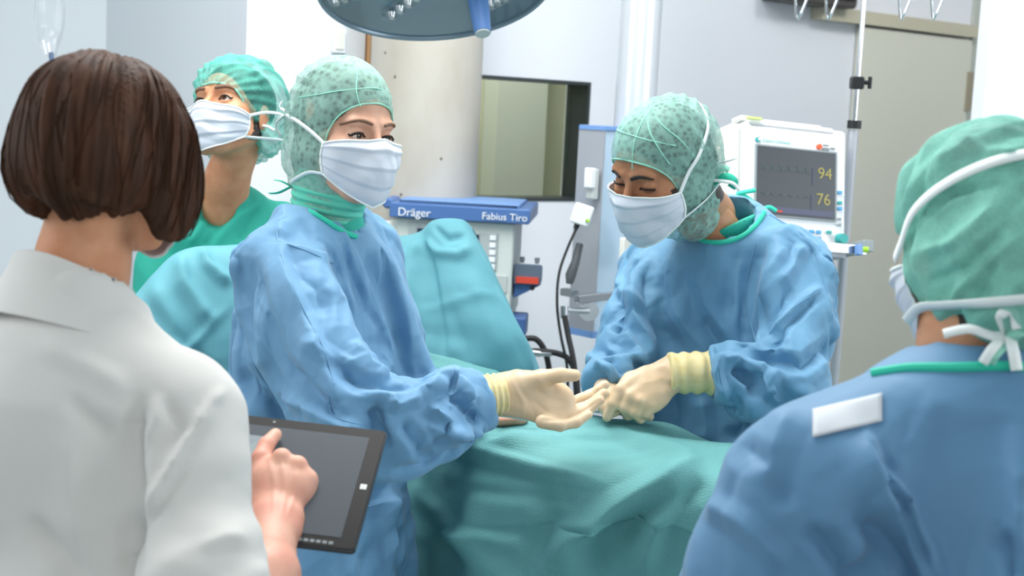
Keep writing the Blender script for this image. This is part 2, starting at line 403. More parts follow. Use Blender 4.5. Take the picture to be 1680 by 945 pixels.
# see-through non-woven cap cloth
def capmat(name, c1, dense, dots, scale=75):
    m = bpy.data.materials.new(name); m.use_nodes = True; nt = m.node_tree; b = nt.nodes['Principled BSDF']; out = nt.nodes['Material Output']
    b.inputs['Base Color'].default_value = lin(c1); b.inputs['Roughness'].default_value = 0.75; b.inputs['Specular IOR Level'].default_value = 0.25
    tc = nd(nt, 'ShaderNodeTexCoord')
    nz = nd(nt, 'ShaderNodeTexNoise', i_Scale=11.0, i_Detail=4.0); nt.links.new(tc.outputs['Object'], nz.inputs['Vector'])
    v = nd(nt, 'ShaderNodeTexVoronoi', i_Scale=scale); nt.links.new(tc.outputs['Object'], v.inputs['Vector'])
    r1 = nd(nt, 'ShaderNodeMapRange'); r1.inputs[1].default_value = 0.15; r1.inputs[2].default_value = 0.62; nt.links.new(v.outputs['Distance'], r1.inputs[0])
    r2 = nd(nt, 'ShaderNodeMapRange'); r2.inputs[1].default_value = 0.35; r2.inputs[2].default_value = 0.7; nt.links.new(nz.outputs[0], r2.inputs[0])
    f = nd(nt, 'ShaderNodeTexNoise', i_Scale=260.0, i_Detail=3.0); nt.links.new(tc.outputs['Object'], f.inputs['Vector'])
    a = nd(nt, 'ShaderNodeMath', operation='MULTIPLY_ADD'); a.inputs[1].default_value = dots; a.inputs[2].default_value = dense
    nt.links.new(r1.outputs[0], a.inputs[0])
    c = nd(nt, 'ShaderNodeMath', operation='MULTIPLY_ADD'); c.inputs[1].default_value = 0.22; nt.links.new(r2.outputs[0], c.inputs[0]); nt.links.new(a.outputs[0], c.inputs[2])
    g = nd(nt, 'ShaderNodeMath', operation='MULTIPLY_ADD', use_clamp=True); g.inputs[1].default_value = 0.3; nt.links.new(f.outputs[0], g.inputs[0]); nt.links.new(c.outputs[0], g.inputs[2])
    nt.links.new(g.outputs[0], b.inputs['Alpha'])
    bp = nd(nt, 'ShaderNodeBump'); bp.inputs['Strength'].default_value = 0.3; bp.inputs['Distance'].default_value = 0.001
    nt.links.new(f.outputs[0], bp.inputs['Height']); nt.links.new(bp.outputs[0], b.inputs['Normal'])
    return m
M['cap'] = capmat('cap_mesh', '9fcabd', 0.10, 0.30, 88); M['cap_m'] = capmat('cap_mesh_teal', '98c9bd', 0.10, 0.28, 92); M['cap_b'] = capmat('cap_bouffant', '66c9b8', 0.24, 0.05, 40)
M['cap_f'] = capmat('cap_mesh_back', '8ad0c0', 0.42, 0.15, 50); M['seam'] = mat('cap_seam', '93d6c2', 0.7); M['hood'] = mat('hood_band', '63cdb4', 0.75); weave(M['hood'], 200, 0.4, .001)
# ================================================================== SETTING
WA = math.radians(38); WU = np.array([math.cos(WA), math.sin(WA), 0]); WN = np.array([math.sin(WA), -math.cos(WA), 0]); WO = P(788, 220, 5.0); WO[2] = 0
WM = np.stack([WU, -WN, np.array([0, 0, 1.0])], 1)
ZH = 3.2
def onwall(px, py, off=0.0):
    r = P(px, py, 1) - CAM; t = ((WO + WN * off - CAM) @ WN) / (r @ WN); q = CAM + r * t
    return (q - WO) @ WU, q[2]
def wallbox(mb, u0, u1, z0, z1, y0, y1, bev=0):  # y: depth behind the wall face (+) or in front (-)
    mb.box(WO + WU * (u0 + u1) / 2 - WN * (y0 + y1) / 2 + np.array([0, 0, (z0 + z1) / 2]), (u1 - u0, y1 - y0, z1 - z0), WM, bev)
u0, z1 = onwall(782, 122); u1, _ = onwall(969, 135); _, z0 = onwall(872, 330)
uc = onwall(398, 300)[0]
w = MB(); uE = 4.6
wallbox(w, uc, u0, 0, ZH, 0, .14); wallbox(w, u1, uE, 0, ZH, 0, .14); wallbox(w, u0, u1, 0, z0, 0, .14); wallbox(w, u0, u1, z1, ZH, 0, .14)
tag(w.build('wall_back', M['wall']), 'bright white painted back wall', kind='structure')
w = MB()                                        # dark reveal of the window opening
t_ = .012
wallbox(w, u0, u1, z1 - t_, z1, -.004, .12); wallbox(w, u0, u1, z0, z0 + t_, -.004, .12); wallbox(w, u0, u0 + t_, z0 + t_, z1 - t_, -.004, .12); wallbox(w, u1 - t_, u1, z0 + t_, z1 - t_, -.004, .12)
win = tag(w.build('window_1', mat('dark_frame', '2b3436', 0.4)), 'interior window with dark frame between column and pendant', kind='structure')
M['pane'] = mat('pane_glass', 'dfe6dc', 0.05, trans=1.0); M['pane'].node_tree.nodes['Principled BSDF'].inputs['IOR'].default_value = 1.02
w = MB(); wallbox(w, u0 + t_, u1 - t_, z0 + t_, z1 - t_, .09, .096); w.build('pane', M['pane'], win)
# the room seen through the window
w = MB(); wallbox(w, u0 - .5, u1 + 1.6, 0, ZH, .9, 1.0)
tag(w.build('wall_beyond_window', mat('beige_wall', 'b9b79f', 0.8)), 'beige wall of the room beyond', kind='structure')
w = MB(); a = onwall(905, 220)[0]; wallbox(w, a + .35, a + .62, .4, 2.6, .80, .898); w.build('trim_beyond', mat('pale_panel', 'c6c8bd', .7)); bpy.data.objects['trim_beyond']['kind'] = 'structure'
w = MB(); C0 = WO + WU * uc
w.box(C0 + np.array([0, 0, ZH / 2]) - WN * 2.0 + WU * .07 - WN * .0, (.14, 3.72, ZH), WM)
tag(w.build('wall_left', M['wall_l']), 'pale grey wall section at left', kind='structure')
w = MB(); w.box((0.6, 2.6, -0.03), (9, 9.6, .06)); tag(w.build('floor', M['floor']), kind='structure')
w = MB(); w.box((0.6, 2.6, ZH + .03), (9, 9.6, .06)); tag(w.build('ceiling', M['ceil']), kind='structure')
q = P(-260, 200, 5.6); w = MB(); w.box((q[0] - .2, 5.4, ZH / 2), (3.4, .1, ZH)); tag(w.build('wall_far_left', M['wall_l']), kind='structure')
# near wall section at the right edge
q = P(1621, 100, 4.4); w = MB(); w.box((q[0] + .85, q[1] + .06, ZH / 2), (1.7, .12, ZH)); tag(w.build('wall_right', mat('white_wall_panel', 'f0f2f8', .6)), 'bright white wall section at right edge', kind='structure')
# sliding door on the back wall
ud0, zd = onwall(1405, 33); ud1, _ = onwall(1583, 66)
w = MB(); wallbox(w, ud0, ud1, 0.01, zd - .03, -.045, -.004); d1 = tag(w.build('door_1', M['door'], bevel=.004), 'beige sliding door', kind='structure')
w = MB(); wallbox(w, ud0 - .3, ud1 + .02, zd - .02, zd + .035, -.065, -.002); w.build('track', M['door_t'], d1)
hu, hz = onwall(1577, 150); w = MB(); wallbox(w, hu - .03, hu + .01, hz - .09, hz + .09, -.055, -.044); w.build('door_handle', mat('handle_bronze', '9a927e', .4), d1)
# greenish grey return beside the door
w = MB(); wallbox(w, ud1 + .03, uE, 0, ZH, -.02, -.001); tag(w.build('wall_side', mat('grey_green_wall', 'b9beb6', .7)), kind='structure')
area('beyond_window_fill', WO + WU * (u0 + .3) - WN * .5 + np.array([0, 0, 2.9]), WO + WU * (u0 + .5) - WN * .85 + np.array([0, 0, 1.5]), .5, .3, 34)  # fill added so the space past the glass does not render dark
# concrete column, brown strip
c = P(696, 200, 4.62); r = 91 * 4.62 / F_PX
w = MB(); w.tube([(c[0], c[1], 0), (c[0], c[1], ZH)], r, 64); col = w.build('trim_1', M['conc'], smooth=True); tag(col, 'round bare concrete column', kind='structure')
w = MB(); rs = np.random.RandomState(3)
for px, py in ((656, 128), (664, 315), (728, 258), (700, 330), (674, 325), (640, 90)):
    p = P(px, py, 4.62); dx = p[0] - c[0]; yy = c[1] - math.sqrt(max(r * r - dx * dx, 0)); w.tube([(p[0], yy + .003, p[2]), (p[0], yy - .0015, p[2])], .0045, 8)
w.build('pit', mat('concrete_pit', '6d665b', .9), col)
a = onwall(598, 200)[0]; w = MB(); wallbox(w, a - .02, a + .018, 0, ZH, -.05, -.001); tag(w.build('trim_2', M['copper']), 'narrow brown vertical strip', kind='structure')
w = MB(); a = onwall(578, 200)[0]; wallbox(w, a - .045, a + .02, 0, ZH, -.03, -.001); tag(w.build('trim_3', mat('grey_post', 'c9cdd1', .6)), kind='structure')
# light switch
a, z = onwall(554, 67); sw = empty('light_switch', WO + WU * a + np.array([0, 0, z - .04]), 'white wall switch plate above the woman in green cap', 'switch')
w = MB(); wallbox(w, a - .024, a + .024, z - .04, z + .04, -.014, -.0005, .006); w.build('plate', M['white'], sw)
w = MB(); wallbox(w, a - .015, a + .015, z - .028, z + .028, -.019, -.0145, .003); w.build('rocker', M['offwhite'], sw)
# dark device at top of the wall
a, z = onwall(1300, 8); b_ = onwall(1245, 5)[0]; a2 = onwall(1368, 10)[0]
dv = empty('wall_display', WO + WU * a + np.array([0, 0, z]), 'dark grey box high on the wall behind the pole hooks', 'display')
w = MB(); wallbox(w, b_, a2, z, z + .34, -.13, -.001, .02); w.build('housing', mat('dark_housing', '4a4644', .5), dv)
w = MB(); wallbox(w, b_ + .03, a2 - .03, z + .03, z + .31, -.135, -.131); w.build('panel', M['black'], dv)

# ================================================================== EQUIPMENT
def frame3(TL, TR, BL):
    TL, TR, BL = map(np.asarray, (TL, TR, BL)); x = TR - TL; wd = np.linalg.norm(x); x = x / wd
    dn = BL - TL; dn = dn - (dn @ x) * x; ht = np.linalg.norm(dn); z = -dn / ht; y = np.cross(z, x)   # y points away from viewer
    return TL, x, y, z, wd, ht
# ---- patient monitor
O, X, Y, Z, wd, ht = frame3(P(1240, 238, 3.66), P(1372, 252, 3.73), P(1233, 342, 3.64))
MM = np.stack([X, Y, Z], 1); sx = wd / 137.0
def mp(px, pz, py=0): return O + X * px * sx - Z * pz * sx + Y * py     # px, pz in photo-pixel units from screen corner
mon = empty('patient_monitor', mp(70, 150, .05), 'white patient monitor showing 94 and 76 on a dark screen', 'monitor')
w = MB(); w.box(mp(70, 52, .075), (172 * sx, .14, 178 * sx), MM, .012); w.box(mp(70, 60, .17), (150 * sx, .07, 140 * sx), MM, .01); body = w.build('casing', M['white'], mon, True)
w = MB()
for k in range(5): w.box(mp(-17.2, 50, .03 + k * .022), (.006, .006, 150 * sx), MM)
w.build('vent_rib', M['grey'], mon)
w = MB(); w.box(mp(-26, 50, .075), (16 * sx, .09, 168 * sx), MM, .006); w.build('side_module', M['offwhite'], mon, True)
w = MB(); w.box(mp(69, 52, .003), (138 * sx, .010, 108 * sx), MM); w.build('bezel', M['grey_d'], mon)
w = MB(); w.box(mp(68.5, 52, -.001), (133 * sx, .004, 103 * sx), MM); scr = w.build('screen', M['screen'], mon)
def mtext(s, px, pz, size, m, parent, off=-.0042): return text('reading' if parent is scr else 'lettering', s, frame(mp(px, pz, off), X, Z, -Y), size * sx, m, parent)
mtext('94', 104, 42, 25, M['digit'], scr); mtext('76', 102, 82, 25, M['digit'], scr)
w = MB()
def wave(pz, amp, n, f):
    pts = [mp(6 + 86 * i / n, pz - amp * f(i), -.0045) for i in range(n + 1)]
    for a, b in zip(pts[:-1], pts[1:]): w.tube([a, b], .0007, 4)
wave(34, 9, 60, lambda i: max(0, 1 - abs((i % 10) - 4) / 1.4) - .3 * (i % 10 == 6)); w.build('trace', M['trace'], scr); w = MB(); wave(74, 4, 60, lambda i: math.sin(i * .62) * .5 + .4); w.build('trace', M['trace'], scr)
w = MB(); w.box(mp(96, 40, -.0045), (1.2 * sx, .001, 26 * sx), MM); w.box(mp(94, 80, -.0045), (1.2 * sx, .001, 26 * sx), MM); w.box(mp(68, 96, -.0045), (128 * sx, .001, 9 * sx), MM); w.build('screen_divider', mat('divider', '454a5e', .5, emit='454a66', es=.4), scr)
w = MB(); w.box(mp(40, 98, -.0052), (9 * sx, .001, 3 * sx), MM); w.build('alarm_mark', M['red'], scr)
mtext('Datex-Ohmeda', 11, -6, 7.5, M['teal_k'], mon, -.0015)
w = MB(); w.tube([mp(4, -9, .006), mp(4, -9, -.0012)], 4 * sx, 20); w.build('logo', M['teal_k'], mon); 
w = MB(); w.tube([mp(5.4, -9.6, .006), mp(5.4, -9.6, -.0022)], 2.1 * sx, 16); w.build('logo_inset', M['white'], mon)
w = MB(); w.tube([mp(108, -8, .006), mp(108, -8, -.002)], 4.2 * sx, 16); w.build('heart_mark', M['orange'], mon)
w = MB(); w.box(mp(119, -5, 0), (11 * sx, .003, 4 * sx), MM); w.box(mp(131, -7, 0), (7 * sx, .003, 3 * sx), MM); w.box(mp(119, -11, 0), (9 * sx, .003, 2 * sx), MM); w.build('printed_mark', M['print_g'], mon)
for px, pz, ww, hh, m in [(144, 60, 7, 5, 'blue_k'), (144, 76, 7, 5, 'teal_k'), (144, 85, 7, 5, 'blue_k'), (144, 101, 5, 4, 'grey_d'), (144, 110, 5, 4, 'grey_d'), (66, 124, 7, 4, 'grey')] + \
        [(84 + 12 * i, 124 + 10 * j, 8, 5, 'blue_k') for i in range(3) for j in range(2)] + [(126, 123, 8, 5, 'teal_k')]:
    w = MB(); w.box(mp(px, pz, -.001), (ww * sx, .006, hh * sx), MM, .0016); w.build('button', M[m], mon, True)
w = MB(); w.tube([mp(146, 132, .003), mp(146, 132, -.008), mp(146, 132, -.018)], [9 * sx, 8.6 * sx, 7.4 * sx], 28); w.build('knob', M['teal_k'], mon, True)
w = MB(); w.box(mp(62, -33, .07), (150 * sx, .13, 14 * sx), MM, .012); w.box(mp(146, -30, .07), (46 * sx, .05, 18 * sx), MM, .008); w.box(mp(68, -41, .07), (100 * sx, .10, 6 * sx), MM, .005); w.build('carry_handle', M['white'], mon, True)
w = MB(); w.box(mp(-2, -47, .07), (24 * sx, .05, 7 * sx), MM, .004); w.build('alarm_lamp', M['offwhite'], mon, True)
w = MB(); w.box(mp(-4, -40.5, .0), (24 * sx, .012, 3.5 * sx), MM); w.build('status_strip', mat('lime', 'cfe28a', .5), mon)
w = MB(); w.box(mp(78, 147, .07), (120 * sx, .12, 14 * sx), MM, .005); w.build('foot', M['white'], mon, True)
# ---- pole with shelf
pl = empty('iv_pole', (P(1383, 600, 3.85)[0], P(1383, 600, 3.85)[1], 0), 'tall chrome infusion pole with black clamp beside the monitor', 'pole')
base = P(1394, 300, 3.86); bx, by = base[0], base[1]
w = MB(); w.tube([(bx, by, .08), (bx, by, P(1398, 212, 3.86)[2])], .0125, 20); w.build('outer_tube', M['alu'], pl, True)
zc = P(1400, 205, 3.86)[2]; w = MB(); w.tube([(bx, by, zc - .01), (bx, by, zc + .012)], .019, 20); w.build('collar', M['black'], pl, True)
zt = P(1415, -25, 3.86)[2]; w = MB(); w.tube([(bx, by, zc), (bx, by, zt)], .0068, 16); w.build('inner_rod', M['chrome'], pl, True)
zk = P(1412, 137, 3.86)[2]; w = MB(); w.box((bx - .002, by, zk), (.034, .034, .034), None, .006); w.tube([(bx + .015, by, zk + .002), (bx + .034, by, zk + .002)], .006, 12); w.tube([(bx + .033, by, zk - .014), (bx + .033, by, zk + .018)], .0055, 12); w.build('clamp', M['black'], pl, True)
w = MB(); w.tube([P(1290, -22, 3.86), P(1415, -24, 3.86), P(1545, -20, 3.86)], .006, 12); w.build('cross_bar', M['chrome'], pl, True)
for hx in (1305, 1355, 1475, 1528):
    w = MB(); w.tube(catmull([P(hx - 2, -22, 3.86), P(hx, 0, 3.86), P(hx + 1, 20, 3.86), P(hx + 4, 31, 3.86), P(hx + 10, 20, 3.85), P(hx + 19, -2, 3.84)], 5), .0036, 8); w.build('hook', M['chrome'], pl, True)
w = MB()
for k in range(5):
    a = math.radians(72 * k + 20); w.tube([(bx, by, .09), (bx + .28 * math.cos(a), by + .28 * math.sin(a), .06)], .014, 10)
    w.tube([(bx + .28 * math.cos(a) - .01, by + .28 * math.sin(a), .03), (bx + .28 * math.cos(a) + .01, by + .28 * math.sin(a), .03)], .03, 16)
w.build('wheel_base', M['alu'], pl, True)
# ---- shelf carrying the monitor
A = mp(-10, 161, -.02); B_ = P(1402, 408, 3.72); B_[2] = A[2] - .004
sh = empty('monitor_shelf', (A + B_) / 2, 'steel shelf with rail under the white patient monitor', 'shelf')
w = MB(); w.box(mp(76, 158, .07), (150 * sx, .17, .012), MM, .003); w.build('shelf_plate', M['alu'], sh)
w = MB(); w.box(P(1372, 407, 3.66), (.17, .012, .024), MM, .002); w.build('rail', M['steel'], sh)
w = MB(); w.box(P(1409, 410, 3.655), (.014, .02, .028), MM, .003); w.build('rail_clip', M['blue_l'], sh, True)
w = MB(); w.tube([P(1412, 409, 3.655), P(1424, 410, 3.655)], .008, 14); w.build('end_cap', M['green_k'], sh, True)
w = MB(); w.box(P(1389, 411, 3.78), (.03, .22, .03), MM, .003); w.build('bracket', M['grey_d'], sh, True)
w = MB(); w.tube(catmull([P(1360, 416, 3.7), P(1356, 430, 3.7), P(1345, 450, 3.72), P(1340, 500, 3.75)], 5), .0035, 8); tag(w.build('monitor_cable', M['rubber'], None, True), 'dark cable hanging below the monitor shelf', 'cable')
# ---- anaesthesia machine
O2 = P(640, 338, 4.30); R2 = P(870, 351, 4.27); x = R2 - O2; x[2] = 0; wd = np.linalg.norm(x); X2 = x / wd; Z2 = np.array([0, 0, 1.0]); Y2 = np.cross(Z2, X2); M2 = np.stack([X2, Y2, Z2], 1)
ppm = wd / 232.0
def ap(u, v, y=0): return np.array([O2[0], O2[1], 0]) + X2 * u * ppm + Y2 * y + Z2 * ((O2[2] + R2[2]) / 2 + .012 - v * ppm)
an = empty('anaesthesia_machine', (ap(110, 0, .2)[0], ap(110, 0, .2)[1], 0), 'grey anaesthesia machine with blue top bar in front of the concrete column', 'medical machine')
w = MB(); w.box(ap(116, 12, .2), (232 * ppm, .42, 24 * ppm), M2, .006); w.box(ap(-8, 4, .2), (20 * ppm, .3, 18 * ppm), M2, .014); w.build('top_bar', M['blue'], an, True)
w = MB(); w.box(ap(112, -2.5, .2), (200 * ppm, .36, 5 * ppm), M2, .008); w.build('top_tray', M['blue_l'], an, True)
text('brand_lettering', 'Dräger', frame(ap(14, 20.5, -.0125), X2, Z2, -Y2), 19 * ppm, M['print_w'], an, .001); text('model_lettering', 'Fabius Tiro', frame(ap(153, 19, -.0125), X2, Z2, -Y2), 16.5 * ppm, M['print_w'], an, .001)
zb = ap(0, 0)[2]; 
w = MB(); w.box(ap(108, 24 + 82, .2), (196 * ppm, .36, 164 * ppm), M2, .008); w.box(ap(108, 230, .2), (190 * ppm, .35, 90 * ppm), M2, .006); w.build('cabinet', mat('machine_grey', 'c9d1cf', .5), an, True)
w = MB(); hz_ = ap(0, 276)[2]; w.box((ap(108, 0, .2)[0], ap(108, 0, .2)[1], (hz_ + .12) / 2), (180 * ppm, .34, hz_ - .12), M2, .01); w.build('lower_cabinet', M['grey'], an, True)
for sx_, sy_ in ((20, .05), (196, .05), (20, .34), (196, .34)):
    w = MB(); q = ap(sx_, 0, sy_); w.tube([(q[0] - .015, q[1], .055), (q[0] + .015, q[1], .055)], .055, 20); w.build('castor', M['black'], an, True)
M['panel_grey'] = mat('panel_grey', 'a9b2b5', .5); M['panel_display'] = mat('panel_display', '2c3d4f', .3)
for c_, s_ in ((ap(62, 62, .017), (62 * ppm, .006, 60 * ppm)), (ap(164, 74, .017), (32 * ppm, .006, 62 * ppm))): w = MB(); w.box(c_, s_, M2, .002); w.build('control_panel', M['panel_grey'], an)
for c_, s_ in ((ap(66, 62, .013), (40 * ppm, .004, 42 * ppm)), (ap(146, 56, .013), (6 * ppm, .004, 20 * ppm))): w = MB(); w.box(c_, s_, M2); w.build('display', M['panel_display'], an)
for i in range(5):
    w = MB(); w.box(ap(172, 50 + 12 * i, .012), (10 * ppm, .006, 8 * ppm), M2, .001); w.build('key', M['print_w'], an)
w = MB(); w.box(ap(176, 126, .017), (46 * ppm, .006, 28 * ppm), M2, .002); w.build('dial_panel', mat('dial_plate', 'b4bcbd', .5), an)
w = MB(); w.tube([ap(165, 126, .016), ap(165, 126, -.012)], 9 * ppm, 20); w.build('dial', mat('rosy_dial', 'b9a7a2', .4), an, True)
w = MB(); w.tube([ap(178, 117, .016), ap(178, 117, .009)], 2.2 * ppm, 10); w.build('indicator_light', mat('green_led', '9be05a', .4, emit='9be05a', es=1.0), an, True)
w = MB(); w.box(ap(108, 164, .016), (186 * ppm, .004, 2 * ppm), M2); w.build('panel_seam', M['grey_d'], an)
w = MB(); w.box(ap(186, 196, .018), (16 * ppm, .003, 22 * ppm), M2); w.build('socket', M['grey_d'], an)
w = MB(); w.box(ap(-8, 46, .12), (22 * ppm, .12, 24 * ppm), M2, .01); w.box(ap(8, 60, .08), (20 * ppm, .10, 60 * ppm), M2, .008); w.build('side_bracket', M['offwhite'], an, True)
# vaporiser block at the right of the machine
vp = empty('vaporiser', ap(228, 150, .1), 'blue and dark grey vaporiser with red label on the right of the machine', 'vaporiser')
V0 = [ap(209, 101, .06), ap(252, 101, .06), ap(252, 128, .06), ap(209, 152, .06)]
w = MB()
def slab(w, q, dy):
    n = len(q); w.add(list(q) + [p + Y2 * dy for p in q], [tuple(range(n)), tuple(range(2 * n - 1, n - 1, -1))] + [(i, (i + 1) % n + 0, (i + 1) % n + n, i + n) for i in range(n)])
slab(w, V0, .12); w.build('vaporiser_body', M['blue'], vp, bevel=.004)
w = MB(); w.box(ap(230.5, 110, .058), (46 * ppm, .02, 34 * ppm), M2, .003); w.build('upper_cover', mat('slate', '59677a', .5), vp, True)
w = MB(); w.box(ap(231, 119, .044), (38 * ppm, .006, 11 * ppm), M2, .001); w.build('red_label_plate', M['red'], vp); w = MB(); w.tube([ap(240, 132, .064), ap(240, 132, .048)], 4 * ppm, 14); w.build('fill_port', M['black'], vp, True)
for u in (219, 244):
    w = MB(); w.tube([ap(u, 94, .11), ap(u, 88, .11), ap(u, 84, .11)], [.006, .008, .008], 14); w.build('top_knob', M['grey_d'], vp, True)
w = MB(); w.box(ap(220, 196, .06), (27 * ppm, .14, 34 * ppm), M2, .006); tag(w.build('absorber_block', mat('navy_block', '3d5f96', .5), None, True), 'navy blue block low on the machine beside the teal drape', 'machine block')
hs = [([(858, 556), (878, 556), (892, 572), (900, 600), (902, 640)], .009), ([(858, 566), (866, 590), (878, 610), (884, 650)], .008), ([(856, 578), (880, 576), (915, 580), (935, 592), (946, 622), (948, 680)], .009), ([(852, 566), (858, 622), (862, 660)], .007)]
for i, (pp, rr) in enumerate(hs):
    w = MB(); w.tube(catmull([P(a, b, 4.26 - .02 * i) for a, b in pp], 6), rr, 10)
    tag(w.build('breathing_hose', M['rubber'], None, True), ['black hose curving out of the navy block', 'short black hose dropping beside the teal drape edge', 'long black hose looping right of the metal coupling', 'shortest black hose half hidden by the teal drape'][i], 'hose', 'hoses below the machine')
w = MB(); w.tube([P(858, 577, 4.22), P(886, 580, 4.22)], .011, 14); w.tube([P(885, 580, 4.22), P(905, 580, 4.22)], .009, 14); w.tube([P(868, 572, 4.22), P(868, 588, 4.22)], .013, 14); tag(w.build('hose_coupling', M['steel'], None, True), 'silver coupling on the hoses below the machine', 'coupling')
# ---- ceiling pendant
pe = empty('medical_pendant', P(1020, 540, 4.3), 'pale blue and grey ceiling supply pendant behind the man in blue', 'pendant')
e0 = P(950, 212, 4.30); e1 = P(992, 212, 4.22); e2 = P(1100, 214, 4.42)
def polyprism(w, pts, za, zb_):
    n = len(pts); w.add([(p[0], p[1], zb_) for p in pts] + [(p[0], p[1], za) for p in pts], [tuple(range(n)), tuple(range(2 * n - 1, n - 1, -1))] + [(i, i + n, (i + 1) % n + n, (i + 1) % n) for i in range(n)])
zt_, zl = P(960, 212, 4.28)[2], P(960, 545, 4.28)[2]
bk = Y2 * .24
w = MB(); polyprism(w, [e0, e1, e1 + (e2 - e1) * .02, e1 + (e2 - e1) * .02 + bk, e0 + bk], zl, zt_); w.build('corner_profile', mat('pendant_grey', 'a9aeb6', .4, .3), pe)
w = MB(); e1b = e1 + (e2 - e1) * .02; polyprism(w, [e1b + np.array([0, .004, 0]), e2, e2 + bk, e1b + bk], zl, zt_ - .002); w.build('front_panel', M['pendant'], pe)
w = MB(); polyprism(w, [e0 - Y2 * .004, e1 - Y2 * .004, e2 - Y2 * .004, e2 + bk, e0 + bk], zt_, zt_ + .012); w.build('blue_edge', M['blue_l'], pe)
w = MB(); polyprism(w, [e0 - Y2 * .003, e1 - Y2 * .003, e2 - Y2 * .003, e2 + bk, e0 + bk], zl - .02, zl); w.build('blue_edge', M['blue_l'], pe)
c = P(1047, 100, 4.46); w = MB(); w.tube([(c[0], c[1], zt_ + .012), (c[0], c[1], ZH)], 34 * 4.46 / F_PX, 40); w.build('ceiling_tube', mat('tube_white', 'd3d9df', .22, .25), pe, True)
w = MB(); e = P(1033, 411, 4.25); Mx = np.stack([(e2 - e1) / np.linalg.norm(e2 - e1), np.cross(Z2, (e2 - e1) / np.linalg.norm(e2 - e1)), Z2], 1); 
w.box(e, (.075, .02, .08), Mx, .006); w.build('socket_plate', M['offwhite'], pe, True)
w = MB(); w.box(P(1036, 372, 4.23), (.07, .02, .03), Mx @ np.array([[.8, 0, .6], [0, 1, 0], [-.6, 0, .8]]), .004); w.build('open_flap', M['white'], pe, True)
w = MB(); w.tube([P(1036, 405, 4.235), P(1036, 405, 4.225)], .003, 8); w.build('screw', M['grey_d'], pe)
w = MB(); w.box(P(968, 292, 4.22), (.022, .03, .06), Mx, .005); w.build('hook_block', M['white'], pe, True)
w = MB(); w.box(P(972, 302, 4.235), (.024, .03, .09), Mx, .005); w.build('hook_base', M['grey'], pe, True)
w = MB(); w.box(P(985, 487, 4.2), (.20, .02, .022), Mx, .003); w.box(P(934, 480, 4.24), (.03, .05, .022), Mx, .003); w.build('equipment_rail', M['steel'], pe, True)
w = MB(); w.tube([P(966, 510, 4.22), P(966, 510, 4.17)], .03, 24); w.tube([P(966, 510, 4.17), P(925, 508, 4.14)], .008, 12); w.tube([P(926, 502, 4.14), P(926, 522, 4.14)], .012, 14); w.build('swivel_arm', M['steel'], pe, True)
w = MB(); w.box(P(955, 352, 4.14), (.058, .03, .06), M2 @ np.array([[.96, 0, .26], [0, 1, 0], [-.26, 0, .96]]), .007); sb = tag(w.build('sensor_box', M['white'], None, True), 'white cable sensor clipped to the pendant corner', 'sensor')
w = MB(); w.tube([P(948, 366, 4.15), P(944, 376, 4.15)], [.009, .007], 12); w.build('cable_gland', M['black'], sb, True); w = MB(); w.tube([P(962, 360, 4.12), P(966, 364, 4.12)], .005, 10); w.build('green_ring', M['green_k'], sb, True)
w = MB(); w.tube(catmull([P(946, 374, 4.15), P(930, 410, 4.14), P(917, 450, 4.13), P(914, 500, 4.12), P(920, 550, 4.12), P(930, 600, 4.12), P(932, 660, 4.12)], 8), .0042, 10); tag(w.build('sensor_cable', M['rubber'], None, True), 'thin black cable arching down from the white sensor', 'cable')
w = MB(); w.tube(catmull([P(926, 518, 4.13), P(932, 550, 4.12), P(942, 600, 4.1), P(948, 680, 4.1)], 6), .0085, 10); tag(w.build('gas_hose', M['rubber'], None, True), 'thick black hose hanging from the swivel arm', 'hose')
w = MB(); w.tube([P(951, 400, 4.19), P(944, 430, 4.18), P(936, 452, 4.17), P(934, 466, 4.17)], [.011, .013, .016, .010], 14); tag(w.build('probe_holder', mat('probe_grey', '4c5257', .5), None, True), 'dark grey tapered probe standing on the pendant rail', 'probe')
# ---- operating lamp
lc = P(714, -20, 3.10); lx = dirc(1, .085, .0); ln = dirc(.02, -.965, .265); ln -= (ln @ lx) * lx; ln /= np.linalg.norm(ln); ly = np.cross(ln, lx)
LR = .262
lam = empty('surgical_lamp', lc, 'round grey-blue surgical lamp with blue handle at top of picture', 'surgical lamp')
def disc(w, prof, n=72):   # prof: (radius, height along -normal)
    v = []; f = []
    for r_, h_ in prof: v += [lc - ln * h_ + (lx * math.cos(2 * math.pi * k / n) + ly * math.sin(2 * math.pi * k / n)) * r_ for k in range(n)]
    for i in range(len(prof) - 1):
        for k in range(n): j = (k + 1) % n; f.append((i * n + k, i * n + j, (i + 1) * n + j, (i + 1) * n + k))
    w.add(v, f)
w = MB(); disc(w, [(LR * .955, .004), (LR * .96, -.001), (LR * .985, -.003), (LR, .006), (LR, .02), (LR * .97, .04), (LR * .8, .07), (LR * .4, .09), (.001, .095)]); w.build('housing', M['lamp_rim'], lam, True)
w = MB(); disc(w, [(LR * .957, .004), (LR * .5, .005), (.001, .006)]); w.build('underside', M['tile'], lam, True)
def lstrip(x0, y0, x1, y1):
    a = lc + lx * x0 + ly * y0; b = lc + lx * x1 + ly * y1; w = MB(); w.tube([a + ln * .002, b + ln * .002], .017, 14); o = w.build('lens_strip', M['clear'], lam, True)
    w = MB()
    for k in range(4): q = a + (b - a) * (k + .5) / 4; w.tube([q + ln * .001, q + ln * .013], [.011, .007], 12)
    w.build('lens', M['chrome'], o, True)
def onl(px, py):
    r_ = P(px, py, 1) - CAM; t = ((lc - CAM) @ ln) / (r_ @ ln); q = CAM + r_ * t - lc; return q @ lx, q @ ly
for a, b in (((636, 26), (690, -14)), ((545, 0), (600, -20)), ((800, 6), (846, -18))): lstrip(*onl(*a), *onl(*b))
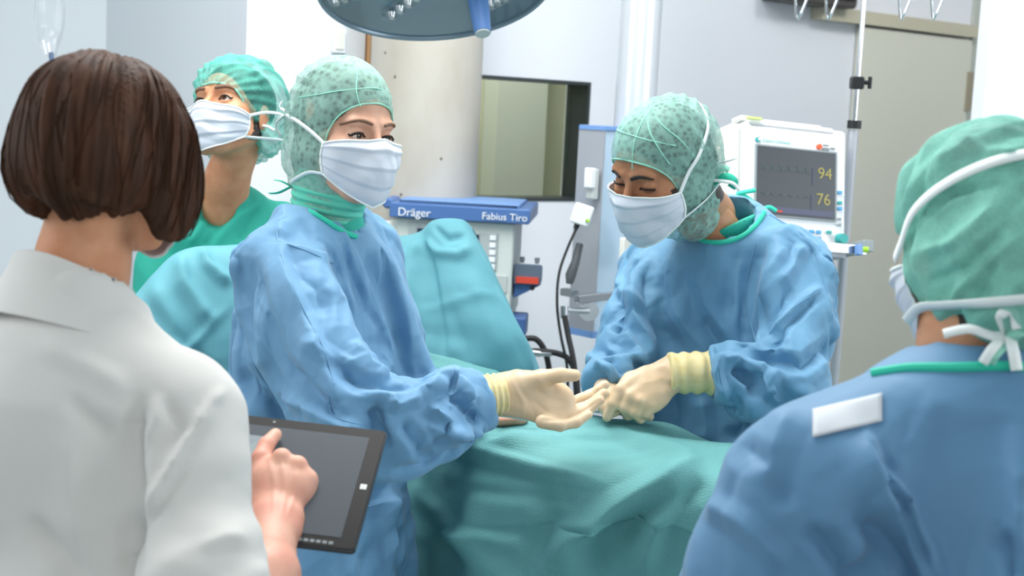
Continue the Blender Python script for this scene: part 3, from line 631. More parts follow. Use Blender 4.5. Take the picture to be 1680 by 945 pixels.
h0 = P(783, -14, 3.02); h1 = P(792, 54, 2.98)
w = MB(); w.tube([h0, h0 + (h1 - h0) * .5, h1], [.0225, .021, .0175], 28); w.build('lamp_handle', M['lamp_h'], lam, True)
w = MB(); w.tube([h1 - (h1 - h0) * .01, h1 + (h1 - h0) * .03], [.0165, .0155], 28); w.build('handle_end', M['grey'], lam, True)
w = MB(); w.tube([lc - ln * .09, lc - ln * .2, (lc[0] + .1, lc[1], ZH)], .022, 16); w.build('suspension_arm', M['offwhite'], lam, True)
sp = bpy.data.lights.new('lamp_light', 'SPOT'); sp.energy = 22; sp.spot_size = math.radians(14); sp.spot_blend = .5; sp.shadow_soft_size = .12; so = bpy.data.objects.new('lamp_light', sp); COL.objects.link(so)
so.location = Vector(lc + ln * .03); so.rotation_euler = (PV(925, 655, 2.55) - Vector(lc)).to_track_quat('-Z', 'Y').to_euler()
# ---- infusion bag at upper left
bgq = empty('infusion_bag', P(84, 97, 3.9), 'clear plastic infusion bag hanging above the brown-haired woman', 'infusion bag')
V, Q = nets(union([ell(P(82, 20, 3.9), (.042, .014, .11)), cap(P(78, 65, 3.9), P(84, 88, 3.9), .016, .009)], .03), P(82, 20, 3.9) - np.array([.07, .04, .2]), P(82, 20, 3.9) + np.array([.07, .04, .15]), .004)
mesh_obj('bag', V, Q, M['clear'], bgq)
w = MB(); w.tube([P(84, 86, 3.9), P(85, 104, 3.9)], .006, 12); w.build('blue_port', mat('port_blue', '4c6488', .5), bgq, True)
w = MB(); w.tube([P(71, 66, 3.9), P(76, 90, 3.9)], .0035, 8); w.tube([P(79, 70, 3.9), P(82, 90, 3.9)], .0035, 8); w.build('drip_tube', M['white'], bgq, True)
q = P(82, -45, 3.9); w = MB(); w.tube([q - np.array([0, 0, .04]), (q[0], q[1], ZH)], .005, 8); w.build('hanging_rod', M['chrome'], bgq, True)
def cloth_drape(V, Q, body_f, lo, hi, pins=None, frames=22, grow=.06, bend=.6, inner=.024, tension=20, mass=.25, grav=1.0, sub_=1, gap=.004, hb=.016, name='c'):
    """let the cloth settle with real cloth dynamics on an inner body, give back a finer mesh"""
    me = bpy.data.meshes.new('cl'); me.from_pydata([tuple(map(float, v)) for v in V], [], [tuple(map(int, q)) for q in Q]); o = bpy.data.objects.new('cl', me); COL.objects.link(o)
    Vb, Qb = nets(lambda p: body_f(p) + inner, lo, hi, hb); mb = bpy.data.meshes.new('cb'); mb.from_pydata([tuple(map(float, v)) for v in Vb], [], [tuple(map(int, q)) for q in Qb]); b = bpy.data.objects.new('cb', mb); COL.objects.link(b)
    cm = b.modifiers.new('c', 'COLLISION'); b.collision.thickness_outer = gap; b.collision.cloth_friction = 12; b.collision.damping = .6
    if pins is not None:
        vg = o.vertex_groups.new(name='p')
        for w_ in (1.0, .5):
            ix = np.where((pins >= w_ - 1e-6) & (pins < w_ + .49))[0]
            if len(ix): vg.add([int(i) for i in ix], w_, 'ADD')
    m = o.modifiers.new('k', 'CLOTH'); s = m.settings; s.quality = 6; s.mass = mass; s.tension_stiffness = tension; s.compression_stiffness = tension * .8; s.shear_stiffness = tension * .5; s.bending_stiffness = bend
    s.bending_model = 'ANGULAR'; s.shrink_min = -grow; s.air_damping = 2.0; s.tension_damping = 8; s.compression_damping = 8; s.bending_damping = 1.0
    if pins is not None: s.vertex_group_mass = 'p'; s.pin_stiffness = 1.0
    s.effector_weights.gravity = grav
    m.collision_settings.use_collision = True; m.collision_settings.distance_min = .003; m.collision_settings.collision_quality = 2; m.collision_settings.use_self_collision = False
    m.point_cache.frame_start = 1; m.point_cache.frame_end = frames + 1
    if sub_: sb_ = o.modifiers.new('s', 'SUBSURF'); sb_.levels = sub_; sb_.render_levels = sub_
    for f in range(1, frames + 1): sc.frame_set(f)
    dg = bpy.context.evaluated_depsgraph_get(); me2 = bpy.data.meshes.new_from_object(o.evaluated_get(dg))
    n = len(me2.vertices); W = np.zeros(n * 3, np.float32); me2.vertices.foreach_get('co', W); W = W.reshape(-1, 3).astype(float)
    q = np.zeros(len(me2.loops), np.int32); me2.loops.foreach_get('vertex_index', q); q = q.reshape(-1, 4).astype(np.int64)
    for x in (o, b): bpy.data.objects.remove(x)
    sc.frame_set(1)
    return W, q
def sim_gown(name, f, lo, hi, mat_, parent, S=None, h=.0125, pinf=None, gain=1.0, fine=((.11, .010, 8),), sub_=2, smooth=1, **k):
    V, Q = nets(f, lo, hi, h); V = lap(V, Q, 1)
    pins = pinf(V) if pinf else None
    W, q = cloth_drape(V, Q, f, lo, hi, pins, sub_=sub_, **k)
    N = vnormals(W, q)
    for wl, amp, seed in fine: W = W + N * crumple(W, wl, amp, seed, 3, .35)[:, None]
    if S: N = lap(N, q, 3); N /= np.linalg.norm(N, axis=1)[:, None]; W = W + N * strokes(W, N, S, gain)[:, None]
    W = lap(W, q, smooth, .5)
    return mesh_obj(name, W, q, mat_, parent)
# ================================================================== PEOPLE
def ortho(f, u):
    f = dirc(*f); u = dirc(*u); u = u - (u @ f) * f; u /= np.linalg.norm(u); r = np.cross(f, u)
    return np.stack([r, f, u], 1)          # columns: subject's right, forward, up
class Head:
    def __init__(s, c, f, u, sc_=1.0): s.c = np.asarray(c, float); s.M = ortho(f, u); s.s = sc_
    def w(s, p): return s.c + (np.asarray(p, float) * s.s) @ s.M.T
    def l(s, p): return ((np.asarray(p, float) - s.c) @ s.M) / s.s
def head_sdf(lid=1.0, neck=True, down=0.0, fem=False, ears=True):
    j = .94 if fem else 1.0
    fs = [ell((0, -.012, .034), (.074, .094, .078)), (ell((0, .030, -.030), (.060 * j, .056, .074)), .03)]
    for x in (-1, 1):
        fs += [(cap((x * .056 * j, -.006, -.05), (x * .030 * j, .050, -.094), .018, .014), .022), (ell((x * .044, .052, -.026), (.022, .026, .020)), .02),
               (cap((x * .012, .083, .020), (x * .040, .072, .022), .009, .009), .012)]
        if ears: fs += [(ell((x * .0745, -.008, -.016), (.009, .018, .030)), .006)]
    fs += [(cap((-.012, .062, -.100), (.012, .062, -.100), .017, .017), .02), (cap((0, .086, .004), (0, .106, -.030), .0065, .0095), .012),
           (cap((-.010, .094, -.037), (.010, .094, -.037), .0075, .0075), .008), (ell((0, .084, -.066), (.024, .012, .012)), .01)]
    base = union(fs, .02)
    sock = union([ell((x * .0320, .093, -.001), (.0175, .0165, .0125)) for x in (-1, 1)], 0)
    f1 = sub(base, sock, .012)
    lids = union([ell((x * .0320, .0685, -.001), (.0150, .0150, .0135)) for x in (-1, 1)], 0)
    f2 = union([f1, (lids, .003)], .003)
    zc = -.0015 - down
    cut = union([ell((x * .0322, .084, zc), (.0138, .016, .0050 * lid)) for x in (-1, 1)], 0)
    f3 = sub(f2, cut, .0012)
    if neck: return union([f3, (cap((0, -.030, -.06), (0, -.048, -.20), .052, .056), .02)], .02)
    return f3
def trace_in(f, o, d, start=.3, off=0.0, it=40):
    o = np.atleast_2d(o).astype(float); d = np.atleast_2d(d).astype(float); d = d / np.linalg.norm(d, axis=1)[:, None]
    t = np.full(len(d), start)
    for _ in range(it): t -= (f(o + d * t[:, None]) - off) * .85
    return o + d * t[:, None]
def azp(f, pts, off=0.0, zo=0.0):
    """(azimuth deg, z) on the surface f"""
    a = np.radians([p[0] for p in pts]); z = np.array([p[1] for p in pts])
    return trace_in(f, np.stack([0 * z, 0 * z, z], 1), np.stack([np.sin(a), np.cos(a), 0 * z], 1), .25, off)
def elp(f, pts, off=0.0, c=(0, -.01, .0)):
    a = np.radians([p[0] for p in pts]); e = np.radians([p[1] for p in pts])
    return trace_in(f, np.tile(np.array(c), (len(a), 1)), np.stack([np.sin(a) * np.cos(e), np.cos(a) * np.cos(e), np.sin(e)], 1), .3, off)
def ribbon(name, pts, wdt, mat_, parent, nrm=None, thick=.0009, cen=None):
    pts = np.array(pts, float); n = len(pts); T = np.gradient(pts, axis=0); T /= np.linalg.norm(T, axis=1)[:, None]
    if nrm is None: nrm = pts - (cen if cen is not None else pts.mean(0))
    N = nrm - (nrm * T).sum(1)[:, None] * T; N /= np.maximum(np.linalg.norm(N, axis=1), 1e-9)[:, None]
    S = np.cross(T, N); wdt = np.broadcast_to(np.asarray(wdt, float), (n,))[:, None] / 2
    A = np.stack([pts - S * wdt, pts + N * thick * .6, pts + S * wdt], 1)
    return sheet(name, A, mat_, parent, thick)
def densify(pts, n=8): return catmull([np.asarray(p, float) for p in pts], n)
def eyeball(H, x, gaze, parent, iris='5c4630'):
    g = np.asarray(gaze, float); g /= np.linalg.norm(g); a = np.cross(g, [0, 0, 1.0]); a /= np.linalg.norm(a); b = np.cross(a, g)
    c = np.array([x * .0320, .0688, -.0018]); R = .0122; th = np.radians([0.01, 6, 12, 14, 20, 28, 30, 34, 50, 70, 90, 120, 150, 179.9]); n = 28; v = []; Q = []; mi = []
    for t in th:
        rr = R * (1.03 if t < math.radians(29) else 1.0)
        v += [c + rr * (math.cos(t) * g + math.sin(t) * (math.cos(2 * math.pi * k / n) * a + math.sin(2 * math.pi * k / n) * b)) for k in range(n)]
    for i in range(len(th) - 1):
        for k in range(n):
            j = (k + 1) % n; Q.append((i * n + k, (i + 1) * n + k, (i + 1) * n + j, i * n + j)); mi.append(0 if th[i + 1] < .23 else 1 if th[i + 1] < .54 else 2)
    key = 'iris_' + iris
    if key not in M: M[key] = mat(key, iris, .15)
    if 'sclera' not in M: M['sclera'] = mat('sclera', 'd9d2cc', .2); M['pupil'] = mat('pupil', '0b0908', .05)
    return mesh_obj('eye', H.w(v), Q, [M['pupil'], M[key], M['sclera']], parent, mi=mi)
def face_bits(H, f, body, gaze, lid=1.0, down=0.0, brow='brow', sides=(-1, 1), bw=1.0, lift=0.0, iris='5c4630', bl=1.0):
    for x in sides:
        eyeball(H, x, gaze, body, iris)
        P_ = [(.013, .0185), (.022, .0220), (.034, .0240), (.045, .0220), (.054, .0160)]
        q = trace_in(f, [(x * (.013 + (a - .013) * bl), 0.0, z + lift) for a, z in P_], [(0, 1.0, 0)] * 5, .2, .0004); q = np.array(densify(q, 5))
        ribbon('eyebrow', H.w(q), np.interp(np.linspace(0, 1, len(q)), [0, .3, .7, 1], [.0055, .0075, .0055, .0015]) * bw * H.s, M[brow], body, nrm=np.tile(H.M[:, 1], (len(q), 1)), thick=.0018)
        L = [(-.0140, -.0020), (-.009, .0030 * lid), (0, .0048 * lid), (.008, .0036 * lid), (.0150, -.0008), (.0185, .0015)]
        q = np.array(densify([(x * (.0320 + a), 0, z - .0012 - down) for a, z in L], 4)); q = trace_in(f, q * [1, 0, 1], [(0, 1.0, 0)] * len(q), .2, .0006)
        q[:, 1] = np.maximum(q[:, 1], .0775 - 9 * (np.abs(q[:, 0]) - .032) ** 2 * 1.2)
        ribbon('eyelashes', H.w(q), np.interp(np.linspace(0, 1, len(q)), [0, .3, .8, 1], [.0008, .0020, .0030, .0010]) * H.s, M['lash'], body, nrm=np.tile(H.M[:, 1], (len(q), 1)), thick=.0014)
def head_mesh(H, f, kind, hh=.0021):
    """returns world verts, quads, material index: 0 skin 1 hair 2 stubble"""
    V, Q = nets(f, (-.100, -.175, -.255), (.100, .130, .135), hh, marg=.004)
    c = V[Q].mean(1); x, y, z = np.abs(c[:, 0]), c[:, 1], c[:, 2]
    face = ((x / .070) ** 2 + ((z + .03) / .093) ** 2 < 1) & (y > .012)
    ear = (x > .0755)
    hair = (~face) & (~ear) & (z > -.055 - .4 * np.clip(y + .03, -.1, .1)) & ~((z < -.05) & (y > .02))
    mi = np.where(hair, 1, 0)
    if kind in ('hood', 'beard'): mi = np.where((y < -.012) & (z > -.105) & (~face), 1, mi)
    if kind == 'beard': mi = np.where((~hair) & (z < -.012) & (z > -.13) & (y > -.02) & (y < .052) & (x > .038), 2, mi)
    return H.w(V), Q, mi
def join(parts):
    V = []; Q = []; MI = []; b = 0
    for v, q, m in parts: V.append(v); Q.append(q + b); MI.append(np.full(len(q), m) if np.isscalar(m) else m); b += len(v)
    return np.concatenate(V), np.concatenate(Q), np.concatenate(MI)
def hood_sdf(back=.07, low=True, puff=0.0, neck=.064, up=0.0):
    fs = [ell((0, -.014, .032 + up * .35), (.083 + puff, .104 + puff, .089 + puff + up * .65)), (ell((0, -.060, -.035), (.068, .060, .075)) if back > 0 else ell((0, -.03, -.03), (.06, .06, .06)), .03),
          (ell((0, -.002, -.040), (.084, .066, .062)), .03)]
    if low: fs.append((cap((0, -.022, -.085), (0, -.036, -.135), neck, neck - .004), .02))
    return union(fs, .03)
def opening(rx=.105, ry=.080, rz=.084, cy=.094, cz=-.030): return ell((0, cy, cz), (rx, ry, rz))
def build_cap(H, f, mat_, parent, name='surgical_cap', disp=None, h=.0024, lo=(-.125, -.15, -.165), hi=(.125, .13, .155), S=None, sm=0):
    V, Q = nets(f, lo, hi, h, marg=.006)
    N = vnormals(V, Q)
    if disp is not None: V = V + N * disp(V)[:, None]
    W = H.w(V)
    if S: W = W + (N @ H.M.T) * strokes(W, N @ H.M.T, S)[:, None]
    if sm: W = lap(W, Q, sm)
    return mesh_obj(name, W, Q, mat_, parent)
mask_form = union([ell((0, .028, -.042), (.071, .071, .086)), (ell((.040, .056, -.024), (.028, .030, .028)), .02), (ell((-.040, .056, -.024), (.028, .030, .028)), .02), (ell((0, .092, -.030), (.015, .018, .020)), .03), (ell((0, .070, -.092), (.028, .026, .026)), .03), (ell((0, .088, -.060), (.026, .018, .020)), .025)], .03)
def build_mask(H, parent, az=62, top=(-.004, -.016), bot=(-.120, -.072), pl=.0032, seed=1, flat=0.0, form=mask_form):
    nu, nv = 61, 73; u = np.linspace(-1, 1, nu); v = np.linspace(0, 1, nv); U, Vv = np.meshgrid(u, v, indexing='ij')
    a = np.radians(az) * U * (1 + .05 * np.sin(Vv * 3.1)); c = np.abs(U) ** 2.2; cb_ = np.abs(U) ** 1.35
    zt = top[0] * (1 - c) + top[1] * c + .004 * np.exp(-(U / .16) ** 2); zb = bot[0] * (1 - cb_) + bot[1] * cb_
    Z = zt + (zb - zt) * Vv; o = np.stack([0 * Z, 0 * Z, Z], -1).reshape(-1, 3); d = np.stack([np.sin(a), np.cos(a), 0 * Z], -1).reshape(-1, 3)
    p = trace_in(form, o, d, .22, .004, 30).reshape(nu, nv, 3)
    W = p.reshape(-1, 3); k = 1 - np.abs(U) ** 3
    saw = ((Vv * 3.6 + .12 * U * U + .25) % 1.0); pleat = np.where(saw < .8, saw / .8, (1 - saw) / .2) * pl * (.35 + .65 * k) * np.clip(Vv * 8, 0, 1) * np.clip((1 - Vv) * 7, 0, 1)
    cr = crumple(W + seed, .05, .0035, seed, 3, .3).reshape(nu, nv); D = d.reshape(nu, nv, 3)
    p = p + D * (pleat + cr * np.clip(Vv * 5, 0, 1))[..., None]
    WP = H.w(p.reshape(-1, 3)).reshape(nu, nv, 3)
    m = sheet('face_mask', WP, M['mask'], parent, .0012)
    for e, nm in ((0, 'top_binding'), (-1, 'bottom_binding')): ribbon(nm, WP[:, e] + (D[:, e] @ H.M.T) * .0008, .0032 * H.s, M['strap'], m, nrm=D[:, e] @ H.M.T)
    for e in (0, -1): ribbon('side_binding', WP[e] + (D[e] @ H.M.T) * .0008, .0036 * H.s, M['strap'], m, nrm=D[e] @ H.M.T)
    return m, p
def strap(H, pts, parent, wd=.0065, m='strap', name='mask_strap', n=8, cen=(0, -.01, 0)):
    q = np.array(densify(pts, n)); W = H.w(q); return ribbon(name, W, wd * H.s, M[m], parent, nrm=(q - np.array(cen)) @ H.M.T, thick=.0010)
def seam(H, f, pts, parent, r=.0011, m='seam', name='seam'):
    q = densify(elp(f, pts, .0004), 7); w = MB(); w.tube([H.w(p) for p in q], r * H.s, 6); return w.build(name, M[m], parent, True)
def gown(name, f, lo, hi, h, mat_, parent, S=None, cr=((.16, .012, 3),), stretch=None, gain=1.0, post=None, smooth=1, fine=None):
    V, Q = nets(f, lo, hi, h)
    V = lap(V, Q, 1)
    N = vnormals(V, Q); dsp = 0
    for wl, amp, seed in cr: dsp = dsp + crumple(V, wl, amp, seed, 3, .35, stretch)
    V = V + N * np.asarray(dsp)[:, None] if not np.isscalar(dsp) else V
    if S: N = lap(N, Q, 3); N /= np.linalg.norm(N, axis=1)[:, None]; V = V + N * strokes(V, N, S, gain)[:, None]
    V = lap(V, Q, smooth, .5)
    return mesh_obj(name, V, Q, mat_, parent)
def half(p, n, r=0):   # negative inside the half space behind p (against n)
    p = np.asarray(p, float); n = np.asarray(n, float) / np.linalg.norm(n); return lambda q: (q - p) @ n
def legs(parent, cx, cy, yaw, ztop, shoe='white', trouser='scrub', wide=.10):
    c, s = math.cos(yaw), math.sin(yaw)     # yaw: facing direction angle
    fx = np.array([c, s, 0]); sd = np.array([-s, c, 0])
    fs = []
    for k in (-1, 1):
        b = np.array([cx, cy, 0]) + sd * k * wide
        fs += [(cap(b + [0, 0, ztop], b + [0, 0, .09], .085, .058), .02)]
    V, Q = nets(union(fs, .02), (cx - .35, cy - .35, .02), (cx + .35, cy + .35, ztop + .12), .014); mesh_obj('trousers', V, Q, M[trouser], parent)
    for k in (-1, 1):
        b = np.array([cx, cy, 0]) + sd * k * wide
        f = sub(union([cap(b - fx * .06 + [0, 0, .045], b + fx * .13 + [0, 0, .035], .045, .04), (cap(b + [0, 0, .05], b + [0, 0, .10], .05, .05), .02)], .02), lambda q: q[:, 2] - .004, .003)
        V, Q = nets(f, b - [.26, .26, .02], b + [.26, .26, .18], .009); mesh_obj('shoe', V, Q, M[shoe], parent)
def hand_mesh(palm, fingers, h=.0022, k=.006, extra=None, S=None, webs=()):
    """palm: list of sdf; fingers: chains in world with radius"""
    base = union(palm, .016); fs = [chain(f, .004) for f in fingers]
    d = union([base] + [(g, .007) for g in fs], .007)
    pts = [p for f in fingers for p in f]; lo, hi = bounds(pts, .05)
    if extra is not None: e = np.array([q[:3] for q in extra]); lo = np.minimum(lo, e.min(0) - .05); hi = np.maximum(hi, e.max(0) + .05)
    return d, lo, hi
BODY = {}
# ------------------------------------------------------------------ woman in the middle
w1 = empty('person', (P(520, 900, 2.58)[0], P(520, 900, 2.58)[1], 0), 'woman in light blue surgical gown and green mesh hood holding out her gloved open palm', 'person')
H1 = Head(P(565, 224, 2.50), (.70, -.07, .70), (.02, 1, .0), 1.0)
hf1 = head_sdf(.95, True, 0.0005, True, False)
b1s = np.array([*dirc(-.47, 0, .88)]); b1b = dirc(.88, 0, .47)
arm1 = pc([(466, 440, 2.43, .036), (505, 530, 2.34, .042), (575, 668, 2.27, .042), (700, 680, 2.32, .036), (800, 648, 2.385, .027)])
farm1 = pc([(601, 400, 2.70, .05), (640, 540, 2.72, .045), (660, 640, 2.66, .035), (730, 655, 2.60, .028), (770, 665, 2.57, .026)])
tors1 = [cap(P(520, 520, 2.57), P(525, 600, 2.58), .12, .12, b1b, .68), (cap(P(525, 600, 2.58), P(530, 860, 2.60), .12, .135, b1b, .72), .04), (cap(P(485, 432, 2.47), P(580, 425, 2.66), .032, .032), .04), (cap(P(528, 300, 2.54), P(528, 400, 2.56), .052, .06), .03)]
V, Q = nets(union(tors1 + [(chain(arm1, .01), .02), (chain(farm1, .01), .02)], .03), P(440, 700, 2.5) - [.35, .35, .35], P(560, 400, 2.5) + [.35, .35, .3], .01)
VB, QB, MB_ = join([head_mesh(H1, union([hf1, (ell((0, -.052, -.030), (.062, .060, .072)), .01), (ell((0, -.014, .045), (.076, .098, .088)), .01)], .01), 'hood'), (V, Q, 0)])
bd1 = mesh_obj('body', VB, QB, [M['skin'], M['hair_d'], M['stubble']], w1, mi=MB_)
face_bits(H1, hf1, bd1, (-.12, 1, -.05), .95, .0005, bw=.62, iris='4a4a44')
hs1 = sub(hood_sdf(.07, True, up=.022), opening(.104, .078, .086, .092, -.030), .003)
hoodf1 = hood_sdf(.07, True, up=.022)
def puff1(V):
    return crumple(V, .05, .006, 5, 3, .3) * np.clip((-V[:, 1] + .01) * 12, 0.15, 1) + .004 * np.clip(-V[:, 1] * 15, 0, 1)
cap1 = build_cap(H1, hs1, M['cap'], w1, disp=puff1)
tag(cap1, 'green mesh hood covering hair, ears and neck')
seam(H1, hoodf1, [(-40, 40), (0, 42), (40, 40), (75, 38), (105, 36), (140, 32)], cap1)
seam(H1, hoodf1, [(20, 14 + 12), (24, 40), (18, 60), (0, 80)], cap1); seam(H1, hoodf1, [(98, 5), (98, 20), (98, 37)], cap1)
oc = []                      # elastic edge around the face
for k in range(49):
    t = 2 * math.pi * k / 48; x, z = .064 * math.cos(t), -.036 + .080 * math.sin(t)
    if z > -.105: oc.append((x, z))
fo = opening(.104, .078, .086, .092, -.030)
def rim(H, hf, fo, cap_, r=.0018, off=0.0, a0=-28, a1=208):
    out = []
    for t in np.radians(np.linspace(a0, a1, 50)):
        d = np.array([math.cos(t), 0, math.sin(t)]); best = None
        for yy in np.linspace(.11, -.02, 60):     # walk on the cutter: point where it meets the hood
            # radius of the cutter at this y
            q = 1 - ((yy - fo.c[1]) / fo.r[1]) ** 2
            if q <= 0: continue
            p = np.array([fo.r[0] * d[0] * math.sqrt(q), yy, fo.c[2] + fo.r[2] * d[2] * math.sqrt(q)])
            v = hf(p[None])[0]
            if v < 0: best = p; break
        if best is not None: out.append(best)
    w = MB(); w.tube([H.w(p) for p in out], r * H.s, 8); return w.build('edge_band', M['seam'], cap_, True)
class Op:
    def __init__(s, r, c): s.r = r; s.c = c
rim(H1, hoodf1, Op((.104, .078, .086), (0, .092, -.030)), cap1, .0016)
nb1 = union([cap((0, -.030, -.092), (0, -.044, -.150), .0665, .061), (cap((0, .035, -.108), (0, -.03, -.11), .020, .05), .03)], .02)
V, Q = nets(nb1, (-.11, -.13, -.22), (.11, .09, -.02), .0026); N = vnormals(V, Q)
V = V + N * (.0028 * np.sin(V[:, 2] * 420 + V[:, 1] * 90 + 2 * vnoise(V * 25, 3)) * vnoise(V * 18, 8))[:, None]
o = mesh_obj('neck_band', H1.w(V), Q, M['hood'], cap1)
mk1, mp1 = build_mask(H1, w1, 62, (-.010, -.018), (-.122, -.070), .0034, 2)
ct, cb = mp1[-1, 0], mp1[-1, -1]; ctl, cbl = mp1[0, 0], mp1[0, -1]
strap(H1, [ct, *azp(hoodf1, [(80, .000), (105, .018), (130, .030), (150, .036), (180, .04)], .003)], mk1)
strap(H1, [cb, *azp(hoodf1, [(82, -.068), (105, -.075), (135, -.085), (165, -.09), (180, -.09)], .004)], mk1)
strap(H1, [ctl, *azp(hoodf1, [(-80, .000), (-105, .018), (-150, .036), (-180, .04)], .003)], mk1)
for dx, dy, dz in ((.012, -.010, .010), (.006, -.022, -.008), (.020, -.008, -.02)):
    a = azp(hoodf1, [(158, .038)], .004)[0]; strap(H1, [a, a + [dx, dy, dz], a + [dx * .3, dy * 1.6, dz * 2]], mk1, .006, name='strap_bow')
for dx, dy, dz in ((.022, -.012, .008), (.020, -.020, -.012)):
    a = azp(hoodf1, [(150, -.092)], .004)[0]; strap(H1, [a, a + [dx * .6, dy, dz], a + [dx, dy * 1.8, dz * 1.2]], cap1, .012, 'tie', 'cap_tie')
# gown
sl1 = pc([(452, 424, 2.405, .070), (495, 500, 2.345, .078), (568, 655, 2.275, .082)]); sl1b = pc([(568, 655, 2.275, .080), (640, 680, 2.29, .068), (720, 672, 2.33, .061), (792, 650, 2.385, .050), (826, 640, 2.40, .046)])
gf1 = union([cap(P(515, 500, 2.57), P(524, 600, 2.58), .166, .172, b1b, .76), (cap(P(524, 600, 2.58), P(531, 900, 2.60), .172, .175, b1b, .80), .05), (cap(P(531, 900, 2.6), P(531, 900, 2.6) - [0, 0, .42], .175, .21, b1b, .85), .05),
             (cap(P(458, 422, 2.42), P(596, 408, 2.69), .064, .064), .07), (cap(P(500, 385, 2.50), P(560, 385, 2.60), .055, .055), .05), (cap(P(529, 388, 2.55), P(530, 430, 2.57), .062, .10), .05), (chain(sl1, .03), .025), (chain(sl1b, .03), .02),
             (chain(pc([(598, 405, 2.69, .07), (640, 540, 2.70, .07), (664, 640, 2.64, .06), (730, 655, 2.60, .048)]), .03), .04)], .04)
wd1 = P(826, 640, 2.40) - P(720, 686, 2.33); wd1 /= np.linalg.norm(wd1); wn = wd1 * .9 + RT * .45 + UP * .10
gf1 = sub(gf1, lambda q: -np.maximum(half(P(797, 648, 2.388), wn)(q), -(np.linalg.norm(q - P(810, 645, 2.39), axis=1) - .12)) if False else np.maximum(-half(P(797, 648, 2.388), wn)(q), np.linalg.norm(q - P(830, 642, 2.39), axis=1) - .095), .004)
gf1 = sub(gf1, cap(P(775, 652, 2.378), P(830, 640, 2.40), .036, .040), .004)
gf1 = sub(gf1, union([cap(H1.w((0, -.036, -.13)), H1.w((0, -.045, -.172)), .070, .060), ], .03), .006)
S1 = [  # folds traced on the cloth
 ([(452, 392), (480, 470), (520, 560), (545, 625), (556, 660)], .010, 14, 60), ([(470, 335), (455, 392)], .006, 30, 20),
 ([(455, 405), (500, 415), (545, 430)], .007, 10, 22), ([(480, 440), (520, 470), (535, 520)], -.006, 25, 25),
 ([(540, 350), (575, 420), (610, 500), (640, 560)], .008, 14, 40), ([(560, 400), (590, 470), (625, 545), (628, 600)], -.012, 16, 34),
 ([(600, 380), (640, 440), (665, 510), (680, 590)], .008, 22, 30), ([(612, 430), (640, 500), (660, 570)], -.007, 18, 20),
 ([(575, 560), (600, 600), (640, 618)], .009, 20, 16), ([(545, 590), (590, 625), (660, 640), (700, 628)], -.012, 14, 26),
 ([(590, 640), (640, 650), (700, 640), (760, 606)], .012, 26, 18), ([(620, 665), (625, 700), (640, 735)], -.014, 10, 30), ([(628, 660), (650, 668), (690, 655)], .010, 20, 14),
 ([(660, 690), (690, 730), (700, 760)], -.010, 18, 20), ([(700, 665), (735, 690), (760, 720)], .010, 18, 18), ([(730, 640), (760, 665), (790, 700)], -.009, 14, 16),
 ([(750, 612), (765, 640), (770, 670)], .010, 12, 16), ([(700, 700), (750, 715), (800, 700)], .009, 18, 14), ([(640, 780), (700, 765), (760, 735)], -.006, 18, 18),
 ([(365, 430), (400, 500), (440, 600), (470, 680)], -.009, 22, 30), ([(400, 390), (385, 450), (380, 540)], .008, 26, 22), ([(420, 420), (430, 500), (460, 590), (510, 650)], -.007, 22, 22),
 ([(480, 600), (510, 640), (560, 690)], -.010, 16, 28), ([(440, 640), (500, 665), (560, 700), (600, 700)], .008, 18, 22), ([(400, 600), (420, 640), (470, 672)], -.008, 16, 22),
 ([(500, 560), (560, 600), (600, 590)], .006, 22, 18), ([(395, 480), (420, 560), (425, 620)], .007, 16, 26),
 ([(500, 845), (580, 835), (670, 812)], .005, 6, 26), ([(600, 790), (610, 850), (600, 945)], -.006, 30, 40), ([(640, 800), (655, 870), (660, 945)], .006, 26, 20),
 ([(520, 380), (560, 440), (580, 520)], .007, 16, 22), ([(490, 360), (530, 400), (570, 470)], -.006, 14, 14), ([(620, 520), (625, 570), (640, 612)], .007, 14, 14), ([(655, 540), (660, 590), (672, 625)], -.006, 12, 12),
 ([(500, 800), (560, 815), (640, 800)], -.005, 16, 16)]
lo, hi = bounds([P(360, 800, 2.5), P(830, 330, 2.3), P(600, 400, 2.75), P(530, 900, 2.6) - [0, 0, .45]], .22)
lo = np.array([P(340, 600, 2.5)[0] - .03, lo[1], .42]); hi = np.array([P(835, 600, 2.4)[0] + .02, 2.95, P(500, 310, 2.5)[2]])
import time as _t; _t0=_t.time()
def pin1(V):
    p = np.zeros(len(V)); p[np.linalg.norm(V - P(812, 645, 2.39), axis=1) < .085] = 1.0; p[np.linalg.norm(V - P(540, 350, 2.53), axis=1) < .10] = 1.0; p[V[:, 2] < .5] = 1.0
    return p
g1 = sim_gown('gown', gf1, lo, hi, M['gown'], w1, S1, pinf=pin1, gain=2.0, grow=.065, inner=.022, bend=7, frames=22)
print('SIM', _t.time()-_t0, len(g1.data.vertices))
tag(g1, 'light blue long-sleeved surgical gown')
def collar(pts, parent, r=.0045, m='tie', name='collar_binding', flat=None):
    w = MB(); w.tube(densify([P(*p) for p in pts], 6), r, 8); return w.build(name, M[m], parent, True)
def snap(obj, pts, off):
    bpy.context.view_layer.update(); mi = obj.matrix_world.inverted(); out = []; last = None
    for x, y in pts:
        d = Vector(P(x, y, 1) - CAM).normalized(); ok, h_, n_, _ = obj.ray_cast(mi @ Vector(CAM), (mi.to_3x3() @ d))
        q = np.array(obj.matrix_world @ h_) - np.array(d) * off if ok else last
        if ok: last = q
        if q is not None: out.append(q)
    return out
